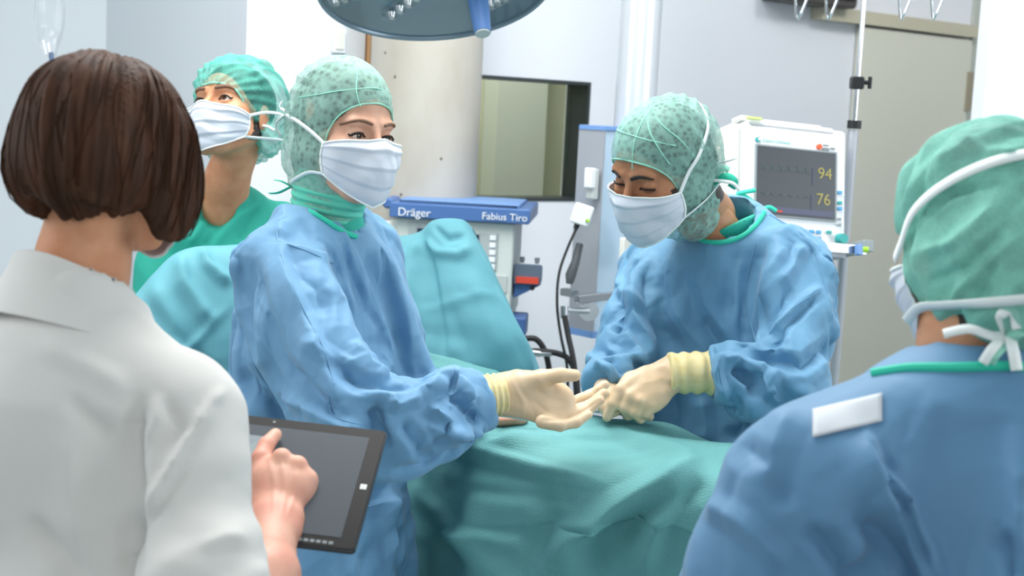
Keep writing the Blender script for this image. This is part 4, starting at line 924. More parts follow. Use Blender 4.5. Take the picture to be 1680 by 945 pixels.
def collar_on(g, pts, r=.0045, m='tie'):
    px = densify([(a, b, 0) for a, b in pts], 5); q = snap(g, [(a[0], a[1]) for a in px], r * .4)
    q = np.array(q)
    for _ in range(6): q[1:-1] = q[1:-1] * .5 + (q[:-2] + q[2:]) * .25
    w = MB(); w.tube(list(q), r, 8); return w.build('neck_binding', M[m], g, True)
def seam_on(g, pts, m, r=.0011, name='seam'):
    px = densify([(a, b, 0) for a, b in pts], 8); q = np.array(snap(g, [(a[0], a[1]) for a in px], r * .5))
    if len(q) < 3 or np.abs(np.diff(q, axis=0)).max() > .08: return
    for _ in range(2): q[1:-1] = q[1:-1] * .5 + (q[:-2] + q[2:]) * .25
    w = MB(); w.tube(list(q), r, 6); return w.build(name, m, g, True)
for pts in ([(462, 345), (455, 395), (490, 490), (530, 570), (548, 630)], [(456, 396), (500, 410), (548, 432)], [(505, 846), (580, 836), (664, 816)], [(540, 650), (545, 680), (580, 694), (612, 698)]): seam_on(g1, pts, M['gown'])
collar_on(g1, [(478, 332), (505, 345), (535, 362), (562, 380), (584, 388)], .005)
V, Q = nets(sub(cap(P(540, 335, 2.53), P(555, 372, 2.53), .060, .050, b1b, .9), lambda q: -(q - P(548, 343, 2.53)) @ UP, .003), P(545, 350, 2.53) - .13, P(545, 350, 2.53) + .13, .004)
mesh_obj('scrub_top', V, Q, M['scrub'], w1)
legs(w1, P(530, 900, 2.6)[0], P(530, 900, 2.6)[1], .6, .56)
# gloved right hand held out
gp = [cap(P(838, 646, 2.395), P(905, 662, 2.39), .036, .040, dirc(.05, .35, 1), .50), cap(P(812, 647, 2.39), P(842, 646, 2.395), .030, .030, dirc(.0, .2, 1), .8), (cap(P(855, 632, 2.39), P(885, 624, 2.38), .020, .015), .02)]
fing = [pc([(850, 632, 2.39, .017), (888, 620, 2.378, .0135), (920, 615, 2.375, .0118), (943, 616, 2.378, .0105)]),
        pc([(900, 668, 2.410, .0130), (936, 662, 2.432, .0108), (966, 650, 2.446, .0096), (992, 632, 2.452, .0085)]),
        pc([(905, 680, 2.39, .0135), (940, 676, 2.405, .0112), (968, 665, 2.415, .010), (991, 646, 2.42, .0088)]),
        pc([(902, 688, 2.375, .0130), (937, 685, 2.385, .0110), (962, 675, 2.395, .0095), (984, 657, 2.40, .0085)]),
        pc([(890, 692, 2.355, .0118), (920, 698, 2.358, .0098), (946, 693, 2.366, .0086), (966, 681, 2.376, .0076)])]
d, lo, hi = hand_mesh(gp, fing, extra=[P(800, 650, 2.39)])
V, Q = nets(d, lo, hi, .0022); N = vnormals(V, Q)
SG = [([(885, 690), (925, 688), (955, 676), (985, 655)], -.0022, 5, 5), ([(872, 655), (905, 682)], -.0015, 8, 8), ([(826, 620), (832, 650), (830, 680)], -.0016, 4, 4), ([(845, 630), (870, 660), (880, 690)], -.0012, 8, 8), ([(838, 620), (860, 660), (858, 688)], .0012, 6, 6), ([(880, 640), (900, 652), (930, 660)], -.0015, 8, 8)]
V = V + N * strokes(V, N, SG)[:, None] + N * crumple(V, .03, .0012, 4)[:, None]
gl = mesh_obj('glove', V, Q, M['glove'], w1)
ga, gb = P(776, 653, 2.378), P(826, 646, 2.392)
def cuff(a, b, ra, rb, flatn, parent, folds=5, amp=.0016, seed=2, over=.004):
    f = cap(a, b, ra + .001, rb + .0022, flatn, .88); m = (a + b) / 2; L = np.linalg.norm(b - a); ax = (b - a) / L
    V, Q = nets(f, m - L / 2 - ra - .02, m + L / 2 + ra + .02, .002)
    t = np.clip(((V - a) @ ax) / L, 0, 1); N = vnormals(V, Q)
    keep = (V - a) @ ax
    V = V + N * (amp * np.sin(t * folds * 6.28 + 3 * vnoise(V * 40, seed)) * (.4 + vnoise(V * 30, seed + 1)) + .002 * np.exp(-((t - .04) / .03) ** 2))[:, None]
    V = V - ax * np.clip(keep - L, 0, 1)[:, None] * .9 + ax * np.clip(-keep, 0, 1)[:, None] * .9
    return mesh_obj('glove_cuff', V, Q, M['glove_cuff'], parent)
cuff(ga, gb, .037, .0325, dirc(0, .2, 1), gl)
# ------------------------------------------------------------------ man on the right, bent over the patient
w2 = empty('person', (P(1190, 900, 2.87)[0], P(1190, 900, 2.87)[1], 0), 'man in blue surgical gown and green hood bending over the patient beside the monitor', 'person')
H2 = Head(P(1086, 274, 2.68), (-.72, -.44, .54), (-.16, .90, .40), 1.04)
def hs2n(lid, down): 
    base = head_sdf(lid, False, down, ears=False)
    return union([base, (chain([(0, -.030, -.045, .050), (.012, -.075, -.10, .052), (.03, -.12, -.16, .058)], .02), .02)], .02)
hf2 = hs2n(.42, .0028)
V2, Q2, MI2 = head_mesh(H2, union([hf2, (ell((0, -.058, -.012), (.066, .056, .072)), .01)], .01), 'beard')
b2b = dirc(-.35, -.25, .9)
armL2 = pc([(1296, 445, 2.77, .034), (1312, 520, 2.71, .032), (1292, 604, 2.65, .030), (1215, 615, 2.62, .028), (1150, 612, 2.615, .028)])
armR2 = pc([(1072, 450, 2.93, .03), (1040, 530, 2.83, .030), (1018, 590, 2.74, .030), (998, 640, 2.64, .027)])
tb2 = union([cap(P(1185, 560, 2.86), P(1180, 760, 2.86), .13, .13, b2b, .68), (cap(P(1080, 440, 2.92), P(1295, 440, 2.78), .04, .04), .04), (cap(H2.w((.02, -.09, -.12)), P(1195, 425, 2.86), .052, .06), .03), (chain(armL2, .01), .02), (chain(armR2, .01), .02)], .03)
V, Q = nets(tb2, P(1180, 600, 2.8) - [.36, .4, .4], P(1180, 600, 2.8) + [.36, .4, .45], .01)
VB, QB, MB_ = join([(V2, Q2, MI2), (V, Q, 0)])
bd2 = mesh_obj('body', VB, QB, [M['skin_m'], M['hair_d'], M['stubble']], w2, mi=MB_)
face_bits(H2, hf2, bd2, (-.05, 1, -.62), .42, .0028, 'lash', bw=.85, bl=.86, lift=-.001, iris='2e2018')
hoodf2 = union([ell((0, -.014, .034), (.084, .106, .090)), (ell((0, -.066, -.010), (.073, .060, .078)), .03), (ell((0, -.002, -.042), (.083, .064, .062)), .03), (cap((0, -.020, -.085), (.012, -.060, -.115), .064, .060), .02)], .03)
hs2 = sub(hoodf2, opening(.104, .076, .092, .092, -.040), .003)
def puff2(V): return crumple(V, .045, .006, 15, 3, .3) * np.clip((-V[:, 1] + .02) * 12, 0.2, 1) + .005 * np.clip(-V[:, 1] * 15, 0, 1) * vnoise(V * 25, 3)
S2h = [([(1130, 200), (1165, 260), (1160, 340)], .004, 8, 12), ([(1150, 210), (1180, 270), (1170, 330)], -.004, 8, 8), ([(1110, 250), (1140, 300), (1150, 360)], .003, 8, 10), ([(1120, 360), (1160, 345), (1200, 310)], .004, 8, 10), ([(1125, 380), (1165, 360), (1200, 330)], -.004, 8, 8)]
cap2 = build_cap(H2, hs2, M['cap_m'], w2, disp=puff2, S=S2h)
for pts in ([(-62, 38), (-30, 46), (0, 50), (30, 50), (70, 46), (110, 42)], [(-10, 20), (-12, 40), (-16, 60), (-30, 78)], [(-50, 22), (-40, 40), (-30, 56), (-10, 78)], [(-85, 20), (-70, 42), (-50, 60), (0, 84)]): seam(H2, hoodf2, pts, cap2, .0012)
rim(H2, hoodf2, Op((.104, .076, .092), (0, .092, -.040)), cap2, .0015)
mk2, mp2 = build_mask(H2, w2, 62, (-.012, -.020), (-.122, -.074), .0034, 7)
l0, l1, r0_, r1_ = mp2[0, 0], mp2[0, -1], mp2[-1, 0], mp2[-1, -1]
strap(H2, [l0, *azp(hoodf2, [(-78, .010), (-98, .035)], .003), *elp(hoodf2, [(-125, 38), (-155, 48), (180, 50)], .003)], mk2)
strap(H2, [l1, *azp(hoodf2, [(-82, -.062), (-110, -.055), (-140, -.045), (-165, -.04)], .004)], mk2)
strap(H2, [r0_, *azp(hoodf2, [(80, .010), (98, .035)], .003), *elp(hoodf2, [(125, 38), (155, 48), (180, 50)], .003)], mk2)
strap(H2, [r1_, *azp(hoodf2, [(82, -.062), (110, -.055), (150, -.045)], .004)], mk2)
def pxrib(name, pts, wd, m, parent, n=6, nrm=None):
    q = np.array(densify([P(*p) for p in pts], n)); return ribbon(name, q, wd, M[m], parent, nrm=np.tile(-FW + UP * .4 if nrm is None else nrm, (len(q), 1)), thick=.001)
pxrib('cap_tie', [(1168, 300, 2.70), (1190, 290, 2.68), (1204, 297, 2.68), (1200, 308, 2.69)], .016, 'tie', cap2)
pxrib('cap_tie', [(1165, 290, 2.70), (1186, 276, 2.69), (1196, 280, 2.69)], .013, 'seam', cap2)
pxrib('strap_bow', [(1166, 272, 2.69), (1200, 262, 2.66), (1208, 258, 2.66)], .005, 'strap', mk2)
pxrib('strap_bow', [(1166, 296, 2.68), (1200, 300, 2.65), (1212, 312, 2.66)], .007, 'strap', mk2)
gsl2 = pc([(1308, 438, 2.765, .078), (1318, 520, 2.70, .070), (1296, 598, 2.635, .074), (1225, 618, 2.615, .062), (1168, 612, 2.61, .046), (1140, 610, 2.61, .043)])
gsr2 = pc([(1066, 440, 2.92, .070), (1038, 525, 2.82, .066), (1016, 588, 2.74, .058), (998, 622, 2.665, .046), (990, 645, 2.62, .042)])
gf2 = union([cap(P(1190, 540, 2.87), P(1182, 620, 2.86), .19, .185, b2b, .70), (cap(P(1182, 620, 2.86), P(1180, 900, 2.88), .185, .19, b2b, .78), .05), (cap(P(1180, 900, 2.88), P(1180, 900, 2.88) - [0, 0, .30], .19, .21, b2b, .85), .05),
             (cap(P(1075, 432, 2.925), P(1300, 425, 2.775), .062, .068), .06), (cap(P(1200, 388, 2.87), P(1195, 450, 2.87), .088, .13), .05), (chain(gsl2[:3], .03), .03), (chain(gsl2[2:], .03), .02), (chain(gsr2, .03), .03)], .04)
gf2 = sub(gf2, lambda q: np.maximum(-half(P(1163, 612, 2.61), -RT * 1.0 - UP * .12 + FW * .05)(q), np.linalg.norm(q - P(1140, 610, 2.61), axis=1) - .09), .004)
gf2 = sub(gf2, cap(P(1190, 612, 2.612), P(1140, 610, 2.61), .034, .038), .003)
gf2 = sub(gf2, lambda q: np.maximum(-half(P(993, 640, 2.635), P(990, 645, 2.62) - P(1012, 600, 2.72))(q), np.linalg.norm(q - P(988, 650, 2.61), axis=1) - .09), .004)
nk2 = H2.w((.03, -.12, -.16))
gf2 = sub(gf2, union([cap(P(1172, 335, 2.80), P(1200, 398, 2.86), .070, .062)], .02), .006)
S2 = [([(1060, 395), (1040, 450), (1040, 520), (1075, 580)], .009, 20, 16), ([(1055, 430), (1065, 500), (1100, 560), (1110, 585)], -.010, 22, 30), ([(1110, 400), (1100, 450), (1115, 520), (1150, 570)], .008, 24, 26),
 ([(1150, 520), (1175, 560), (1180, 585)], -.008, 16, 22), ([(1250, 385), (1230, 450), (1222, 530), (1220, 580)], -.010, 30, 22), ([(1290, 395), (1265, 450), (1250, 520), (1240, 570)], .010, 26, 30),
 ([(1300, 470), (1270, 510), (1250, 560)], -.010, 18, 24), ([(1350, 470), (1300, 510), (1262, 545)], .009, 16, 14), ([(1345, 480), (1290, 530), (1262, 580)], -.010, 14, 18), ([(1340, 395), (1368, 460), (1378, 530), (1376, 600)], .008, 12, 20),
 ([(1370, 560), (1320, 600), (1270, 590), (1220, 585)], -.012, 18, 22), ([(1180, 590), (1215, 590), (1250, 600), (1275, 640)], .011, 14, 20), ([(1200, 600), (1235, 625), (1240, 655)], -.011, 12, 16), ([(1275, 600), (1262, 640), (1285, 660)], .009, 16, 16), ([(1185, 575), (1178, 610), (1190, 650)], .010, 10, 12), ([(1300, 640), (1340, 650), (1375, 625)], .007, 16, 14),
 ([(1010, 480), (1025, 520), (1010, 560)], -.010, 14, 16), ([(1000, 545), (1030, 560), (1060, 600)], .010, 14, 14), ([(985, 575), (1010, 590), (1030, 620)], -.010, 10, 12), ([(975, 595), (1000, 605), (1010, 630)], .010, 10, 10), ([(1100, 620), (1110, 680), (1100, 720)], -.007, 22, 26), ([(1150, 650), (1160, 700), (1155, 730)], .007, 20, 22),
 ([(1200, 650), (1215, 700), (1190, 730)], -.008, 18, 20), ([(1140, 440), (1160, 500), (1200, 560)], .006, 24, 20), ([(1210, 400), (1200, 470), (1190, 520)], -.005, 22, 22), ([(1010, 450), (1020, 480), (1060, 500)], .006, 14, 14), ([(1320, 400), (1300, 440), (1280, 470)], .008, 18, 14)]
def pin2(V):
    p = np.zeros(len(V)); p[np.linalg.norm(V - P(1155, 612, 2.61), axis=1) < .07] = 1.0; p[np.linalg.norm(V - P(993, 635, 2.64), axis=1) < .065] = 1.0; p[np.linalg.norm(V - P(1192, 375, 2.85), axis=1) < .15] = 1.0; p[V[:, 2] < .68] = 1.0
    return p
c2 = P(1180, 600, 2.85); zlo2 = .62
lo = np.array([P(950, 600, 2.62)[0] - .05, P(1180, 600, 2.40)[1], zlo2]); hi = np.array([P(1395, 600, 2.8)[0] + .05, 3.25, P(1200, 330, 2.86)[2]])
g2 = sim_gown('gown', gf2, lo, hi, M['gown_b'], w2, S2, pinf=pin2, gain=1.9, grow=.065, inner=.022, bend=7, frames=22)
tag(g2, 'blue surgical gown with teal neck binding')
for pts in ([(1262, 352), (1320, 388), (1346, 440), (1366, 520)], [(1345, 478), (1300, 505), (1262, 548)], [(1178, 590), (1182, 620), (1190, 650)], [(1240, 560), (1222, 480), (1240, 400)]): seam_on(g2, pts, M['gown_b'])
collar_on(g2, [(1126, 382), (1150, 395), (1180, 399), (1215, 390), (1240, 370), (1254, 348)], .005)
V, Q = nets(sub(cap(P(1176, 335, 2.81), P(1203, 400, 2.865), .0655, .0625), lambda q: -(half(P(1190, 372, 2.83), dirc(-.40, .9, 0))(q)), .003), P(1190, 370, 2.85) - .13, P(1190, 370, 2.85) + .13, .004)
mesh_obj('scrub_top', V, Q, M['scrub'], w2)
pxrib('neck_tie', [(1246, 352, 2.87), (1238, 335, 2.88), (1222, 322, 2.88), (1210, 318, 2.88), (1240, 312, 2.88)], .009, 'tie', g2)
pxrib('neck_tie', [(1250, 345, 2.88), (1262, 340, 2.88), (1274, 347, 2.88)], .009, 'tie', g2)
legs(w2, c2[0], P(1180, 900, 2.88)[1], -1.6, .72)
# his gloved left hand
D2 = 2.60
gp = [cap(P(1105, 612, D2), P(1060, 640, D2 - .01), .030, .037, dirc(.25, .5, 1), .55), (cap(P(1060, 640, D2 - .01), P(1040, 640, D2 - .01), .036, .028, dirc(.2, .5, 1), .6), .02), cap(P(1150, 606, D2), P(1108, 611, D2), .026, .028, dirc(0, .3, 1), .8)]
fing = [pc([(1040, 622, D2 - .01, .0130), (1018, 640, D2 - .03, .0115), (1006, 662, D2 - .035, .0102), (996, 684, D2 - .03, .0090)]),
        pc([(1052, 640, D2 - .02, .0132), (1034, 650, D2 - .035, .0118), (1024, 668, D2 - .035, .0105), (1030, 682, D2 - .02, .0090)]),
        pc([(1066, 650, D2 - .02, .0130), (1048, 658, D2 - .038, .0115), (1040, 676, D2 - .036, .0102), (1050, 687, D2 - .02, .0088)]),
        pc([(1078, 655, D2 - .015, .0118), (1064, 664, D2 - .030, .0102), (1058, 678, D2 - .028, .0092), (1066, 683, D2 - .012, .0080)]),
        pc([(1070, 640, D2 + .02, .015), (1040, 660, D2 + .025, .0125), (1018, 672, D2 + .012, .0105)])]
d, lo, hi = hand_mesh(gp, fing, extra=[P(1150, 600, D2)])
V, Q = nets(d, lo, hi, .0022); N = vnormals(V, Q)
SG = [([(1100, 640), (1108, 610), (1098, 585)], -.002, 4, 4), ([(1112, 640), (1116, 610), (1108, 585)], .0016, 4, 4), ([(1090, 645), (1085, 620)], -.0012, 5, 5), ([(1052, 630), (1090, 620)], .0010, 8, 8), ([(1095, 600), (1060, 605), (1035, 622)], .001, 8, 8)]
V = V + N * strokes(V, N, SG)[:, None] + N * crumple(V, .03, .0012, 14)[:, None]
gl2 = mesh_obj('glove', V, Q, M['glove'], w2)
cuff(P(1168, 611, 2.61), P(1098, 612, D2), .0385, .0345, dirc(0, .2, 1), gl2, 3, .0018, 9)
# his right hand behind, with the forceps
D3 = 2.56
gp = [cap(P(994, 640, 2.63), P(1000, 652, 2.60), .024, .024, dirc(0, .5, 1), .8)]
fing = [pc([(1000, 652, 2.59, .012), (1006, 664, 2.585, .0105), (1012, 674, 2.58, .009)]), pc([(994, 655, 2.59, .012), (998, 668, 2.58, .0105), (1004, 677, 2.575, .009)]),
        pc([(988, 656, 2.59, .012), (990, 668, 2.582, .0105), (996, 678, 2.575, .009)]), pc([(1008, 648, 2.60, .012), (1016, 660, 2.60, .010), (1018, 670, 2.59, .009)])]
d, lo, hi = hand_mesh(gp, fing, extra=[P(992, 640, 2.64)])
V, Q = nets(d, lo, hi, .0024); mesh_obj('glove', V, Q, M['glove'], w2)
fo_ = empty('forceps', P(1000, 674, D2 - .02), 'steel forceps held in the man\'s gloved fingers above the drape', 'forceps')
for dy in (-2.5, 2.5):
    w = MB(); w.tube(densify([P(960, 671 + dy * 1.5, D3 + .02), P(985, 672 + dy * 1.6, D3 + .025), P(1010, 676 + dy, D3 + .03), P(1030, 681, D3 + .035)], 4), .0024, 8); w.build('prong', M['steel'], fo_, True)
# ------------------------------------------------------------------ man at the back, looking up
w3 = empty('person', (P(370, 700, 3.25)[0], P(370, 700, 3.25)[1], 0), 'man in green scrubs and bouffant cap looking up behind the teal drape', 'person')
H3 = Head(P(384, 186, 3.10), (-.42, .27, .87), (.10, .95, -.30), 1.0)
hf3 = union([head_sdf(1.05, False, -.001), (chain([(0, -.030, -.055, .050), (*H3.l(P(371, 300, 3.15)), .047), (*H3.l(P(368, 350, 3.18)), .056)], .02), .02)], .02)
V3, Q3, MI3 = head_mesh(H3, hf3, '', .0026)
tb3 = union([cap(P(375, 520, 3.22), P(380, 760, 3.25), .13, .13, FW, .7), (cap(P(310, 400, 3.15), P(440, 390, 3.30), .045, .045), .05), (cap(P(372, 330, 3.17), P(375, 410, 3.21), .046, .05), .03), (cap(P(285, 425, 3.14), P(270, 620, 3.15), .05, .045), .02), (cap(P(465, 415, 3.32), P(480, 620, 3.32), .05, .045), .02)], .03)
V, Q = nets(tb3, P(375, 600, 3.2) - [.4, .3, .35], P(375, 600, 3.2) + [.4, .3, .5], .011)
VB, QB, MB_ = join([(V3, Q3, MI3), (V, Q, 0)])
bd3 = mesh_obj('body', VB, QB, [M['skin_w'], M['hair_d'], M['stubble']], w3, mi=MB_)
face_bits(H3, hf3, bd3, (.02, 1, .25), 1.05, -.001, 'brow', bw=1.1, lift=.001, iris='4a3220')
capf3 = union([ell((0, -.020, .044), (.098, .112, .088)), (ell((0, -.075, -.005), (.082, .055, .080)), .03), (ell((-.070, -.045, -.030), (.026, .040, .055)), .03), (ell((.070, -.045, -.030), (.026, .040, .055)), .03)], .03)
cf3 = sub(sub(capf3, lambda p: (-.006 + p[:, 1] * .55) - (p[:, 2]) , .006) if False else capf3, union([ell((0, .115, -.045), (.16, .088, .082)), (ell((0, -.01, -.13), (.085, .06, .06)), .02)], .02), .004)
def puff3(V):
    a = np.arctan2(V[:, 0], V[:, 2] - .0); return .0035 * np.sin(a * 26 + 5 * vnoise(V * 14, 2)) * np.clip(vnoise(V * 18, 5) * 1.6, 0, 1) + crumple(V, .04, .007, 25, 3, .3)
cap3 = build_cap(H3, cf3, M['cap_b'], w3, 'bouffant_cap', puff3, .003, lo=(-.14, -.17, -.12), hi=(.14, .12, .16))
rim(H3, capf3, Op((.16, .088, .082), (0, .115, -.045)), cap3, .0025, a0=8, a1=172)
mk3, mp3 = build_mask(H3, w3, 60, (-.022, -.030), (-.120, -.075), .0034, 12)
l0, l1, r0_, r1_ = mp3[0, 0], mp3[0, -1], mp3[-1, 0], mp3[-1, -1]
for a, b, sgn in ((l0, l1, -1), (r0_, r1_, 1)):
    strap(H3, [a, *azp(capf3, [(sgn * 88, -.008), (sgn * 110, .0), (sgn * 140, .006)], .005)], mk3); strap(H3, [b, (sgn * .072, .020, -.070), *azp(capf3, [(sgn * 112, -.055), (sgn * 135, -.04)], .006)], mk3)
pxrib('strap_bow', [(428, 206, 3.06), (440, 208, 3.05), (450, 214, 3.05)], .006, 'strap', mk3); 
gf3 = union([cap(P(375, 450, 3.22), P(380, 800, 3.25), .16, .165, FW, .72), (cap(P(380, 800, 3.25), P(380, 800, 3.25) - [0, 0, .15], .165, .165, FW, .75), .03), (cap(P(300, 385, 3.14), P(455, 378, 3.30), .062, .062), .05), (cap(P(372, 345, 3.20), P(375, 410, 3.22), .072, .13), .05), (cap(P(285, 400, 3.14), P(272, 540, 3.15), .072, .085), .03), (cap(P(468, 392, 3.32), P(482, 540, 3.32), .072, .085), .03)], .04)
gf3 = sub(gf3, union([cap(P(366, 280, 3.15), P(356, 335, 3.12), .054, .040), (cap(P(354, 340, 3.12), P(346, 385, 3.05), .036, .008), .01)], .02), .006)
S3 = [([(345, 405), (370, 370), (410, 345), (425, 325)], .010, 8, 16), ([(330, 412), (355, 380), (385, 350)], -.008, 8, 10), ([(390, 400), (410, 370), (425, 340)], -.008, 12, 14), ([(310, 400), (320, 385), (340, 360)], .008, 10, 10)]
V_ = [P(250, 400, 3.0), P(500, 400, 3.4), P(380, 300, 3.2), P(380, 900, 3.2)]
lo = np.array([P(250, 400, 3.1)[0] - .05, P(300, 420, 3.0)[1], .62]); hi = np.array([P(520, 400, 3.3)[0] + .05, P(470, 400, 3.45)[1] + .05, P(375, 280, 3.2)[2]])
g3 = gown('scrub_shirt', gf3, lo, hi, .006, M['scrub'], w3, S3, ((.14, .014, 33),)); tag(g3, 'green v-neck scrub shirt')
legs(w3, P(375, 700, 3.25)[0], P(375, 700, 3.25)[1], -1.9, .68)
# ------------------------------------------------------------------ woman in white seen from behind, front left
w4 = empty('person', (P(110, 1000, 1.68)[0], P(110, 1000, 1.68)[1], 0), 'brown-haired woman in white polo shirt seen from behind tapping a tablet', 'person')
H4 = Head(P(189, 252, 1.66), (.50, -.14, -.85), (.03, 1, -.08), .90)
hf4 = head_sdf(1.0, False, 0, True); hf4n = union([hf4, (chain([(0, -.030, -.045, .052), (*H4.l(P(136, 430, 1.65)), .056), (*H4.l(P(126, 520, 1.66)), .064)], .02), .02)], .02)
V4, Q4, MI4 = head_mesh(H4, hf4n, '', .0028); MI4 = MI4 * 0
# tablet first: the finger rests on it
TRc, TLd, BRc = P(636, 706, 1.82), P(390, 678, 1.835), P(553, 868, 1.690)
tx = TLd - TRc; tx /= np.linalg.norm(tx); td = BRc - TRc; td -= (td @ tx) * tx; td /= np.linalg.norm(td); tn = np.cross(td, tx)
if tn @ FW > 0: tn = -tn
TW, TH = .292, .201; TM = np.stack([-tx, -tn, -td], 1)
def tp(a, b, o=0.0): return TRc + tx * a + td * b + tn * o      # a: metres to the left, b: metres down
def ontab(px, py, o=0.0):
    r_ = P(px, py, 1) - CAM; t = ((TRc + tn * o - CAM) @ tn) / (r_ @ tn); return (r_ * t) @ FW
tb = empty('tablet', tp(TW / 2, TH / 2), 'black tablet computer held by the woman in white', 'tablet')
w = MB(); w.box(tp(TW / 2, TH / 2, -.0055), (TW, .0085, TH), TM, .006); w.build('case', mat('tablet_edge', '3a3d42', .35, .6), tb, True)
w = MB(); w.box(tp(TW / 2, TH / 2, -.0008), (TW - .003, .0012, TH - .003), TM, .005); w.build('glass_front', mat('tablet_black', '0d0e10', .35, spec=.12), tb, True)
w = MB(); w.box(tp(TW / 2, TH / 2, .0000), (TW - .040, .0006, TH - .034), TM); ts = w.build('screen', mat('tablet_screen', '3a4148', .4, spec=.12, emit='3a4046', es=.55), tb)
w = MB(); w.box(tp(.180, .062, .0006), (.10, .0005, .052), TM); w.box(tp(.215, .120, .0006), (.055, .0005, .040), TM); w.build('picture_panel', mat('panel_teal', '3f535c', .3, emit='40555f', es=.5), ts)
w = MB(); w.tube([tp(.155, .060, .0008), tp(.155, .060, .0013)], .013, 20); w.build('round_icon', mat('icon_grey', '50646c', .3, emit='50646c', es=.4), ts)
w = MB()
for a in (-.0021, .0021):
    for b in (-.0021, .0021): w.box(tp(.0105 + a, TH / 2 + b, .0002), (.0036, .0008, .0036), TM)
w.build('window_button', mat('button_light', 'cdd2d2', .4, emit='c8cccc', es=.3), tb)
w = MB(); w.tube([tp(TW / 2, .008, -.001), tp(TW / 2, .008, .0002)], .0018, 12); w.build('camera_lens', mat('lens_dark', '3a4350', .2), tb)
w = MB()
for k in range(7): w.box(tp(.030 + k * .0075, TH - .0075, .0001), (.0052, .0006, .0042), TM)
w.build('bezel_mark', M['print_g'], tb)
# right hand, index finger on the screen
dt = ontab(452, 712, .010)
def hp(x, y, dd, r): return tuple(P(x, y, dt + dd)) + (r,)
hb4 = [cap(P(448, 862, dt - .105), P(462, 800, dt - .058), .026, .036, dirc(.15, .62, .77), .62), (cap(P(440, 790, dt - .050), P(486, 800, dt - .055), .020, .020), .02)]
fing = [[hp(430, 775, -.046, .0130), hp(428, 752, -.036, .0115), hp(437, 730, -.018, .0100), hp(452, 713, .000, .0082)],
        [hp(454, 772, -.050, .0135), hp(462, 752, -.048, .0120), hp(464, 766, -.022, .0105), hp(452, 788, -.016, .0090)],
        [hp(476, 780, -.052, .0132), hp(488, 764, -.050, .0118), hp(490, 780, -.026, .0102), hp(476, 800, -.018, .0088)],
        [hp(494, 796, -.054, .0120), hp(505, 786, -.052, .0108), hp(505, 802, -.032, .0095), hp(490, 818, -.024, .0082)],
        [hp(428, 830, -.075, .0150), hp(415, 800, -.050, .0130), hp(425, 782, -.028, .0105)]]
fa4 = [P(448, 862, dt - .105), P(436, 950, dt - .19), P(395, 1110, dt - .30)]
arm4 = union([cap(P(325, 760, 1.60), P(372, 1120, 1.46), .050, .044), (cap(fa4[2], fa4[1], .044, .036), .02), (cap(fa4[1], fa4[0], .036, .0255), .02)], .02)
hd = union([union(hb4, .016)] + [(chain(f, .004), .007) for f in fing] + [(cap(fa4[1], fa4[0], .036, .0265), .02), (cap(P(478, 850, dt - .098), P(474, 868, dt - .110), .008, .008), .02)], .007)
lo, hi = bounds([q for f in fing for q in f] + [tuple(P(442, 905, dt - .15))], .05)
hi = hi.copy(); lo = lo.copy(); lo[2] = P(440, 925, dt - .15)[2]
VH, QH = nets(hd, lo, hi, .0025)
NH = vnormals(VH, QH); VH = VH + NH * strokes(VH, NH, [([(440, 745), (450, 790), (452, 850)], .0014, 7, 7), ([(462, 748), (468, 800), (462, 850)], .0016, 6, 6), ([(488, 765), (485, 810), (470, 850)], .0014, 6, 6)])[:, None]
tb4 = union([cap(P(110, 800, 1.64), P(110, 1050, 1.66), .14, .14, FW, .68), (cap(P(-90, 660, 1.72), P(270, 670, 1.60), .045, .045), .05), (cap(P(126, 520, 1.66), P(125, 640, 1.64), .050, .05), .03), (arm4, .02), (cap(P(-95, 670, 1.72), P(-60, 1150, 1.70), .05, .042), .02), (cap(P(-60, 1150, 1.70), tp(TW - .005, .15), .040, .026), .02)], .03)
V, Q = nets(tb4, P(110, 900, 1.6) - [.45, .35, .35], P(110, 900, 1.6) + [.45, .5, .5], .009)
lh = [P(0, 0, 0)] ; a0 = tp(TW + .004, .13, -.01)
VL, QL = nets(union([cap(a0 - tx * -.0, a0 + td * .05 + tx * .02, .022, .026)] + [(cap(a0 + td * (.015 * k - .02), tp(TW - .045, .10 + .02 * k, -.018), .010, .0085), .006) for k in range(4)] + [(cap(a0 + td * .01, tp(TW - .02, .11, .010), .012, .010), .006)], .008), a0 - .11, a0 + .11, .003)
ma = (arm4(V[Q].mean(1)) < .012).astype(int)
VB, QB, MB_ = join([(V4, Q4, MI4), (V, Q, ma), (VH, QH, 1), (VL, QL, 1)])
bd4 = mesh_obj('body', VB, QB, [M['skin_w'], M['skin_p']], w4, mi=MB_)
m4, mp4 = build_mask(H4, w4, 62, (-.010, -.018), (-.122, -.070), .003, 22)
strap(H4, [mp4[-1, 0], (.078, .03, .0), (.084, .0, .012)], m4, .005); strap(H4, [mp4[-1, -1], (.074, .03, -.065), (.080, .005, -.03), (.084, -.005, .0)], m4, .005)
